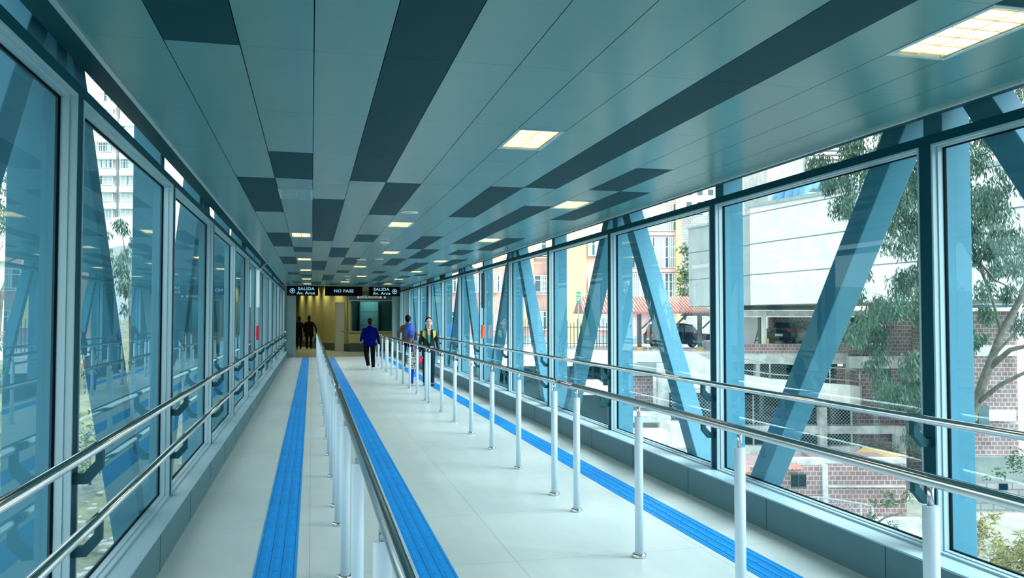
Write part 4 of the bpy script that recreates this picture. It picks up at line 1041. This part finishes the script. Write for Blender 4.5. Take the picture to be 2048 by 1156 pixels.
for i, (x, y, w_, r) in enumerate(((180, 900, 24, 1.2), (250, 860, 30, 1.2), (330, 800, 38, 1.6), (420, 740, 55, 2.0), (60, 1000, 18, 1.2))):
    lab = ['olive bush low on the left slope beside the second window', 'olive bush farther down the left slope', 'olive bush on the left slope beyond the third mullion', 'distant olive bush on the left slope', 'olive bush near the first left window bay'][i]
    tree('shrub', lab, 'shrub', (x, y+60, w_), [[(x, y+70, w_, .06), (x, y, w_, .03)]], [(x+random.uniform(-25, 25), y+random.uniform(-20, 30), w_+random.uniform(-1, 1), r*.6) for _ in range(5)], .18, .03, 130, X['leaf2'], None, None, .2)
t = Site('stone_heap', 'scattered pale broken slabs on the slope below the left windows', 'stones', 260, 1080, 18)
m = MB()
for i in range(150):
    x = random.uniform(140, 420); y = random.uniform(900, 1200); w_ = 8.0*FPX/max(60, (y-634)); p = t.p(x, y-4, w_); r = random.uniform(.05, .26)
    q = [(p[0]+r*math.cos(a_)*random.uniform(.6, 1.2), p[1]+r*math.sin(a_)*random.uniform(.6, 1.2), p[2]) for a_ in (0, 1.2, 2.6, 3.9, 5.1)]
    m.prism(q, (0, 0, r*.35))
tag(m.build('slabs', X['slab'], t.root), kind='stuff')
# ================================================================ people
def fused(m, name, m_, parent, vox=.009, smooth=2, mats=None):
    """join overlapping lofts into one continuous skin"""
    o = m.build('tmp', m_); 
    r = o.modifiers.new('r', 'REMESH'); r.mode = 'VOXEL'; r.voxel_size = vox; r.use_smooth_shade = True
    s = o.modifiers.new('s', 'SMOOTH'); s.iterations = smooth; s.factor = .5
    bpy.context.view_layer.update(); dg = bpy.context.evaluated_depsgraph_get()
    me = D.meshes.new_from_object(o.evaluated_get(dg)); me.materials.clear()
    for q in (mats or [m_]): me.materials.append(q)
    n = D.objects.new(name, me); COL.objects.link(n); n.parent = parent; D.objects.remove(o, do_unlink=True)
    return n
def V(*a): return Vector(a)
def hand(m, w, d, side, h, curl=.5):
    """palm, four unequal bent fingers and a thumb; w wrist, d direction of the forearm"""
    d = d.normalized(); fwd = Vector((0, 1, 0)); fwd = (fwd-d*fwd.dot(d)).normalized(); lat = d.cross(fwd)*side
    L = .105*h
    palm = w+d*L*.48
    m.tube([w-d*.01, w+d*L*.2, palm, w+d*L*.9], [(.016*h, .020*h), (.015*h, .026*h), (.014*h, .027*h), (.011*h, .023*h)], 10)
    for i, (o, ln) in enumerate(((-.018, .062), (-.006, .070), (.006, .066), (.018, .052))):
        b = w+d*L*.8+fwd*o*h; k = b+d*ln*h*.5-lat*.008*h*curl; e = k+(d*(1-curl*.6)-lat*curl*.8).normalized()*ln*h*.5
        m.tube([b, k, e], [.0065*h, .006*h, .0048*h], 6)
    b = w+d*L*.3+fwd*.02*h; k = b+(d*.6+fwd*.8).normalized()*.03*h; e = k+(d*.95+fwd*.2).normalized()*.026*h
    m.tube([b, k, e], [.009*h, .0075*h, .0055*h], 6)
def person(label, loc, rz, H, P):
    """figure facing +y; H height in m. P holds pose and clothing."""
    t = thing('person', label, 'person', loc, rz); h = H/1.7; g = P.get
    sk = P['skin']; wide = g('wide', 1.0)
    def pt(x, y, z): return V(x*h, y*h, z*h)
    K = g('hs', 1.16)
    fat = g('fat', 1.0)
    legs = {}
    for s, nm in ((-1, 'l'), (1, 'r')):
        kn = g('knee_'+nm, (0, .03, .49)); an = g('ankle_'+nm, (0, 0, .085))
        legs[s] = [pt(s*.09*wide, 0, .90), pt(s*.095*wide+kn[0], kn[1], kn[2]), pt(s*.09*wide+an[0], an[1], an[2])]
    arms = {}
    for s, nm in ((-1, 'l'), (1, 'r')):
        el = g('elbow_'+nm, (s*.25, -.03, 1.13)); wr = g('wrist_'+nm, (s*.26, .05, .88))
        arms[s] = [pt(s*.155*wide, 0, 1.375), pt(*el), pt(*wr)]
    lean = g('lean', 0)*h; hx, hy = g('head', (0, 0))
    # ---- body, one continuous skin
    m = MB()
    m.tube([pt(0, 0, .86), pt(0, 0, .95), pt(0, .005, 1.08), V(0, lean*.5, 1.22*h), V(0, lean, 1.38*h), V(0, lean, 1.44*h)],
           [(.13*wide*h, .085*h), (.155*wide*h, .10*fat*h), (.125*wide*fat*h, .085*fat*h), (.145*wide*h, .10*h), (.15*wide*h, .085*h), (.07*h, .06*h)], 18)
    m.tube([V(0, lean, 1.40*h), V(hx*h*.5, lean+.01*h, 1.50*h), V(hx*h, lean+.02*h+hy*h, 1.56*h)], [.062*h, .052*h, .05*h], 12)
    hc = V(hx*h, lean+.022*h+hy*h, (1.60+.09*(K-1))*h)
    m.ball(hc+V(0, -.008*h*K, .018*h*K), (.072*h*K, .092*h*K, .092*h*K), 18, 14)            # skull
    m.ball(hc+V(0, .028*h*K, -.035*h*K), (.056*h*K, .062*h*K, .070*h*K), 14, 10)            # face and jaw
    m.ball(hc+V(0, .060*h*K, -.088*h*K), (.026*h*K, .022*h*K, .020*h*K), 10, 8)             # chin
    m.tube([hc+V(0, .078*h*K, .005*h*K), hc+V(0, .103*h*K, -.030*h*K), hc+V(0, .088*h*K, -.042*h*K)], [.009*h*K, .013*h*K, .010*h*K], 8)  # nose
    for s in (-1, 1):
        m.ball(hc+V(s*.073*h*K, -.002*h*K, -.018*h*K), (.010*h*K, .018*h*K, .028*h*K), 8, 6)  # ears
        m.ball(hc+V(s*.034*h*K, .066*h*K, -.035*h*K), (.020*h*K, .015*h*K, .018*h*K), 8, 6)   # cheeks
        a, k, n = legs[s]
        m.tube([a, a.lerp(k, .5), k, k.lerp(n, .35), n], [.085*h, .07*h, .052*h, .052*h, .034*h], 12)
        m.tube([n+V(0, -.03*h, -.02*h), n+V(0, .05*h, -.045*h), n+V(0, .14*h, -.06*h)], [(.034*h, .034*h), (.036*h, .028*h), (.03*h, .018*h)], 10)
        sh, el, wr = arms[s]; sh = sh+V(0, lean, 0)
        m.tube([sh+V(-s*.03*h, 0, .0), sh, sh.lerp(el, .5), el, el.lerp(wr, .4), wr], [.05*h, .052*h, .043*h, .036*h, .034*h, .023*h], 12)
        hand(m, wr, wr-el, s, h, g('curl', .45))
    body = fused(m, 'body', sk, t, .0085*max(h, .7), 1)
    # eyes, mouth
    for s in (-1, 1):
        m = MB().ball(hc+V(s*.030*h*K, .079*h*K, .004*h*K), (.0125*h*K, .008*h*K, .007*h*K), 10, 6); e = m.build('eye', M['white'], t)
        MB().ball(hc+V(s*.030*h*K, .086*h*K, .004*h*K), (.006*h*K, .003*h*K, .006*h*K), 8, 6).build('iris', M['black'], e)
        MB().tube([hc+V(s*.014*h*K, .088*h*K, .022*h*K), hc+V(s*.030*h*K, .086*h*K, .027*h*K), hc+V(s*.047*h*K, .075*h*K, .021*h*K)], .0035*h*K, 6).build('eyebrow', P['hair'], t)
    MB().tube([hc+V(-.022*h*K, .080*h*K, -.060*h*K), hc+V(0, .089*h*K, -.058*h*K), hc+V(.022*h*K, .080*h*K, -.060*h*K)], [.003*h*K, .006*h*K, .003*h*K], 8).build('mouth', mat('lips', (.42, .14, .13), .5), t)
    # hair as a shell over the skull
    m = MB()
    m.ball(hc+V(0, -.018*h*K, .028*h*K), (.080*h*K, .092*h*K, .092*h*K), 18, 12)
    if g('hairlow', True): m.ball(hc+V(0, -.045*h*K, -.020*h*K), (.070*h*K, .060*h*K, .075*h*K), 14, 10)
    if g('bun'): m.ball(hc+V(0, -.03*h*K, .125*h*K), (.034*h*K,)*3, 10, 8)
    if g('ponytail'): m.tube([hc+V(0, -.09*h*K, .04*h*K), hc+V(0, -.12*h*K, -.03*h*K), hc+V(0, -.11*h*K, -.14*h*K)], [.03*h*K, .034*h*K, .015*h*K], 10)
    fused(m, 'hair', P['hair'], t, .009, 1)
    # trousers
    m = MB(); tb = g('legbag', 1.0)
    m.tube([pt(0, 0, .80), pt(0, 0, .90), pt(0, 0, 1.0)], [(.13*wide*h, .095*h), (.165*wide*h, .115*fat*h), (.150*wide*h, .105*fat*h)], 18)
    for s in (-1, 1):
        a, k, n = legs[s]
        m.tube([a+V(0, 0, .02*h), a.lerp(k, .5), k, k.lerp(n, .4), n+V(0, -.005*h, -.01*h)], [.100*h*tb, .084*h*tb, .066*h*tb, .062*h*tb, .052*h*tb], 14)
    fused(m, 'trousers', P['pants'], t, .010, 2)
    for s in (-1, 1):
        n = legs[s][2]; sh_ = MB()
        nm = 'l' if s < 0 else 'r'; pitch = g('foot_'+nm, 0)
        tip = V(0, math.cos(pitch), math.sin(pitch))
        z = V(0, 0, -.050*h)
        sh_.tube([n+z-tip*.055*h, n+z-tip*.03*h, n+z+tip*.04*h, n+z+tip*.12*h, n+z+tip*.165*h], [(.028*h, .022*h), (.040*h, .036*h), (.043*h, .036*h), (.044*h, .026*h), (.028*h, .016*h)], 12)
        so = fused(sh_, 'shoe', P['shoe'], t, .008, 1)
    # jacket
    m = MB(); jb = P.get('jacket_bottom', .86); jw = g('jwide', 1.0)*wide
    m.tube([pt(0, 0, jb), pt(0, 0, (jb+1.05)/2), pt(0, .0, 1.10), V(0, lean*.5, 1.24*h), V(0, lean, 1.37*h), V(0, lean, 1.425*h), V(0, lean, 1.46*h)],
           [(.175*jw*h*g('flare', 1), .125*fat*h*g('flare', 1)), (.172*jw*h, .125*fat*h), (.160*jw*fat*h, .118*fat*h), (.165*jw*h, .122*h), (.150*jw*h, .105*h), (.100*jw*h, .082*h), (.066*h, .068*h)], 20)
    for s in (-1, 1):
        sh, el, wr = arms[s]; sh = sh+V(0, lean, 0)
        m.tube([sh+V(-s*.06*h, 0, .012*h), sh+V(s*.005*h, 0, -.01*h), sh.lerp(el, .5), el, el.lerp(wr, .5), wr+(wr-el).normalized()*.0*h], [.050*h, .058*h, .055*h, .050*h, .046*h, .038*h], 14)
    if g('collar', True): m.tube([V(0, lean-.005*h, 1.42*h), V(0, lean-.002*h, 1.50*h)], [(.085*h, .080*h), (.070*h, .072*h)], 14)
    fused(m, 'jacket', P['jacket'], t, .010, 2)
    return t, h, hc
skin_w = mat('skin_light', (.62, .42, .36), .55)
skin_b = mat('skin_brown', (.40, .24, .17), .55)
hairb = mat('hair_black', (.004, .0035, .0035), .6, spec=.15)
jeans = mat('jeans_dark_teal', (.008, .035, .05), .8, spec=.1)
blackc = mat('cloth_black', (.003, .0035, .004), .85, spec=.08)
leather = mat('black_leather', (.004, .009, .012), .35, spec=.3)
navy = mat('cloth_royal_blue', (.0005, .003, .085), .85, var=.3, scale=6, spec=.03)
brown = mat('cloth_brown', (.13, .055, .025), .8, var=.2, scale=6)
shoew = mat('shoe_pale', (.55, .58, .60), .5); shoed = mat('shoe_dark', (.02, .02, .025), .5)
lime = mat('cloth_lime', (.42, .46, .05), .7); green = mat('cloth_green', (.02, .32, .20), .7)
# man in blue jacket, mid stride, walking away
t, h, hc = person('person in royal blue jacket and black trousers walking away in the middle lane', (1.84, 26.95, 0), .02, 1.62,
    dict(skin=skin_b, hair=hairb, pants=blackc, jacket=navy, shoe=shoew, wide=1.22, fat=1.2, jacket_bottom=.80, knee_l=(.01, .04, .50), ankle_l=(.05, -.20, .15), foot_l=-.7, knee_r=(0, .08, .49), ankle_r=(.02, .08, .085),
         elbow_l=(-.275, -.05, 1.12), wrist_l=(-.29, .12, .97), elbow_r=(.275, -.03, 1.12), wrist_r=(.32, -.02, .86), legbag=1.15))
# person with blue backpack behind the railing
t, h, hc = person('person in brown jacket with a bright blue backpack walking away', (3.06, 26.9, 0), .1, 1.72,
    dict(skin=skin_b, hair=hairb, pants=blackc, jacket=brown, shoe=shoew, wide=1.1, fat=1.05, knee_l=(0, .12, .50), ankle_l=(0, .10, .085), knee_r=(0, 0, .49), ankle_r=(.02, -.2, .13), foot_r=-.5, elbow_l=(-.30, .02, 1.15), wrist_l=(-.26, .16, 1.0), elbow_r=(.28, 0, 1.14), wrist_r=(.27, .1, .93)))
bp = thing('backpack', 'bright blue backpack worn by the person in the brown jacket', 'backpack', (3.09, 26.74, 1.02), .1)
m = MB(); m.tube([(0, -.05, 0), (0, -.07, .08), (0, -.08, .25), (0, -.06, .40), (0, -.03, .47)], [(.13, .08), (.16, .11), (.165, .12), (.15, .10), (.09, .05)], 18)
fused(m, 'bag_body', mat('backpack_blue', (.003, .06, .36), .6, var=.5, scale=12), bp, .012, 2)
MB().tube([(-.08, -.17, .10), (0, -.19, .12), (.08, -.17, .10)], [.05, .06, .05], 12).build('front_pocket', mat('backpack_dark', (.006, .03, .16), .6), bp)
for s in (-1, 1): MB().tube([(s*.09, .02, .44), (s*.11, .12, .42), (s*.13, .2, .30)], .018, 8).build('strap', mat('backpack_strap', (.01, .06, .3), .6), bp)
# woman facing the camera
t, h, hc = person('woman in black leather jacket with lime shoulder panels walking towards the camera', (2.83, 20.3, 0), math.pi, 1.65,
    dict(skin=skin_w, hair=hairb, pants=jeans, jacket=leather, shoe=shoed, wide=.98, fat=.95, jacket_bottom=.92, collar=False, ponytail=True, knee_l=(0, .06, .49), ankle_l=(0, .10, .085), knee_r=(0, .0, .49), ankle_r=(0, -.06, .085),
         elbow_l=(-.225, -.03, 1.14), wrist_l=(-.25, .08, .90), elbow_r=(.22, -.02, 1.13), wrist_r=(.23, .02, .86), legbag=.92, hairlow=False))
for s in (-1, 1):
    MB().prism([V(s*.075, .095, 1.40)*h, V(s*.165, .06, 1.405)*h, V(s*.175, .088, 1.28)*h, V(s*.10, .128, 1.20)*h], (0, .022, .006)).build('lime_panel', lime, t)
    MB().prism([V(s*.045, .10, 1.43)*h, V(s*.085, .105, 1.42)*h, V(s*.10, .135, 1.25)*h, V(s*.03, .138, 1.12)*h], (0, .02, 0)).build('lapel', leather, t)
    MB().ball(hc+V(s*.088*h, .005, -.06*h), .008).build('earring', M['steel'], t)
MB().prism([V(-.045, .112, 1.30)*h, V(.045, .112, 1.30)*h, V(.05, .128, 1.15)*h, V(0, .13, 1.08)*h, V(-.05, .128, 1.15)*h], (0, .012, 0)).build('green_top', green, t)
MB().prism([V(-.055, .07, 1.45)*h, V(.055, .07, 1.45)*h, V(.03, .116, 1.31)*h, V(0, .12, 1.27)*h, V(-.03, .116, 1.31)*h], (0, .008, 0)).build('neckline', skin_w, t)
MB().tube([V(-.13, .095, .985)*h, V(0, .125, .985)*h, V(.13, .095, .985)*h], .014, 8).build('belt', M['steel'], t)
# child in front of her, seen from behind
leo = mat('cloth_spotted', (.8, .8, .78), .8)
N = leo.node_tree.nodes; L_ = leo.node_tree.links; vo = N.new('ShaderNodeTexVoronoi'); vo.inputs['Scale'].default_value = 34
tc = N.new('ShaderNodeTexCoord'); L_.new(tc.outputs['Object'], vo.inputs['Vector']); cr = N.new('ShaderNodeValToRGB'); cr.color_ramp.interpolation = 'CONSTANT'
cr.color_ramp.elements[0].color = (.01, .01, .01, 1); cr.color_ramp.elements[1].position = .42; cr.color_ramp.elements[1].color = (.75, .74, .70, 1)
L_.new(vo.outputs[0], cr.inputs[0]); L_.new(cr.outputs[0], N['Principled BSDF'].inputs['Base Color'])
bl = mat('cloth_vivid_blue', (.005, .03, .45), .75)
t, h, hc = person('small child in blue hood, spotted coat and blue trousers beside the woman', (2.50, 20.45, 0), math.pi, .98,
    dict(skin=skin_w, hair=bl, pants=bl, jacket=leo, shoe=shoew, wide=1.12, fat=1.25, jacket_bottom=.70, flare=1.05, knee_l=(0, .05, .49), ankle_l=(0, .04, .085), legbag=1.1,
         elbow_l=(-.27, .05, 1.18), wrist_l=(-.22, .18, 1.12), elbow_r=(.27, -.02, 1.14), wrist_r=(.27, .1, .95)))
m = MB(); m.ball(hc+V(0, -.02*h, .0*h), (.125*h, .13*h, .14*h), 16, 12); m.ball(hc+V(0, -.03*h, -.10*h), (.12*h, .11*h, .06*h), 14, 8); 
o = m.build('hood', bl, t)
o.location = (0, -.05*h, 0)
tt = thing('toy', 'small pink toy held in front of the child by the railing', 'toy', (2.60, 20.25, .62))
MB().ball((0, 0, 0), (.06, .05, .09), 12, 8).ball((.05, 0, .07), (.04, .04, .04), 10, 8).build('toy_body', mat('cloth_pink', (.65, .03, .12), .7), tt)
# two figures in the dark hall
t, h, hc = person('person in long black coat with a dark pink scarf, far left in the hall', (-.63, 44.6, 0), .05, 1.70,
    dict(skin=skin_b, hair=hairb, pants=blackc, jacket=blackc, shoe=shoed, wide=1.0, jacket_bottom=.62, fat=1.0, knee_l=(0, .08, .5), ankle_l=(0, -.15, .12), foot_l=-.5, knee_r=(0, .05, .5), ankle_r=(0, .1, .085), flare=1.15))
MB().tube([V(-.06, 0, 1.46)*h, V(0, -.07, 1.43)*h, V(.06, 0, 1.46)*h, V(0, .07, 1.44)*h, V(-.06, 0, 1.46)*h], .04, 10).build('scarf', mat('scarf_pink', (.16, .02, .05), .8), t)
t, h, hc = person('person in black coat with hair in a bun carrying a bag in the hall', (-.12, 44.6, 0), -.05, 1.72,
    dict(skin=skin_b, hair=hairb, pants=blackc, jacket=blackc, shoe=shoed, wide=1.15, jacket_bottom=.66, fat=1.1, bun=True, jwide=1.12, flare=1.12, knee_l=(0, .05, .5), ankle_l=(0, .06, .085), knee_r=(0, .03, .5), ankle_r=(0, -.08, .085),
         elbow_r=(.34, -.02, 1.14), wrist_r=(.38, .0, .86)))
b = thing('handbag', 'black handbag hanging from the hand of the person with the bun', 'handbag', (.29, 44.62, .36), 0)
MB().prism([(-.14, -.05, 0), (.14, -.05, 0), (.11, -.05, .27), (-.11, -.05, .27)], (0, .10, 0)).build('bag_body', M['black'], b, bevel=.012)
MB().tube([(-.07, 0, .26), (-.06, 0, .38), (0, 0, .44), (.06, 0, .38), (.07, 0, .26)], .009, 8).build('bag_handle', M['black'], b)
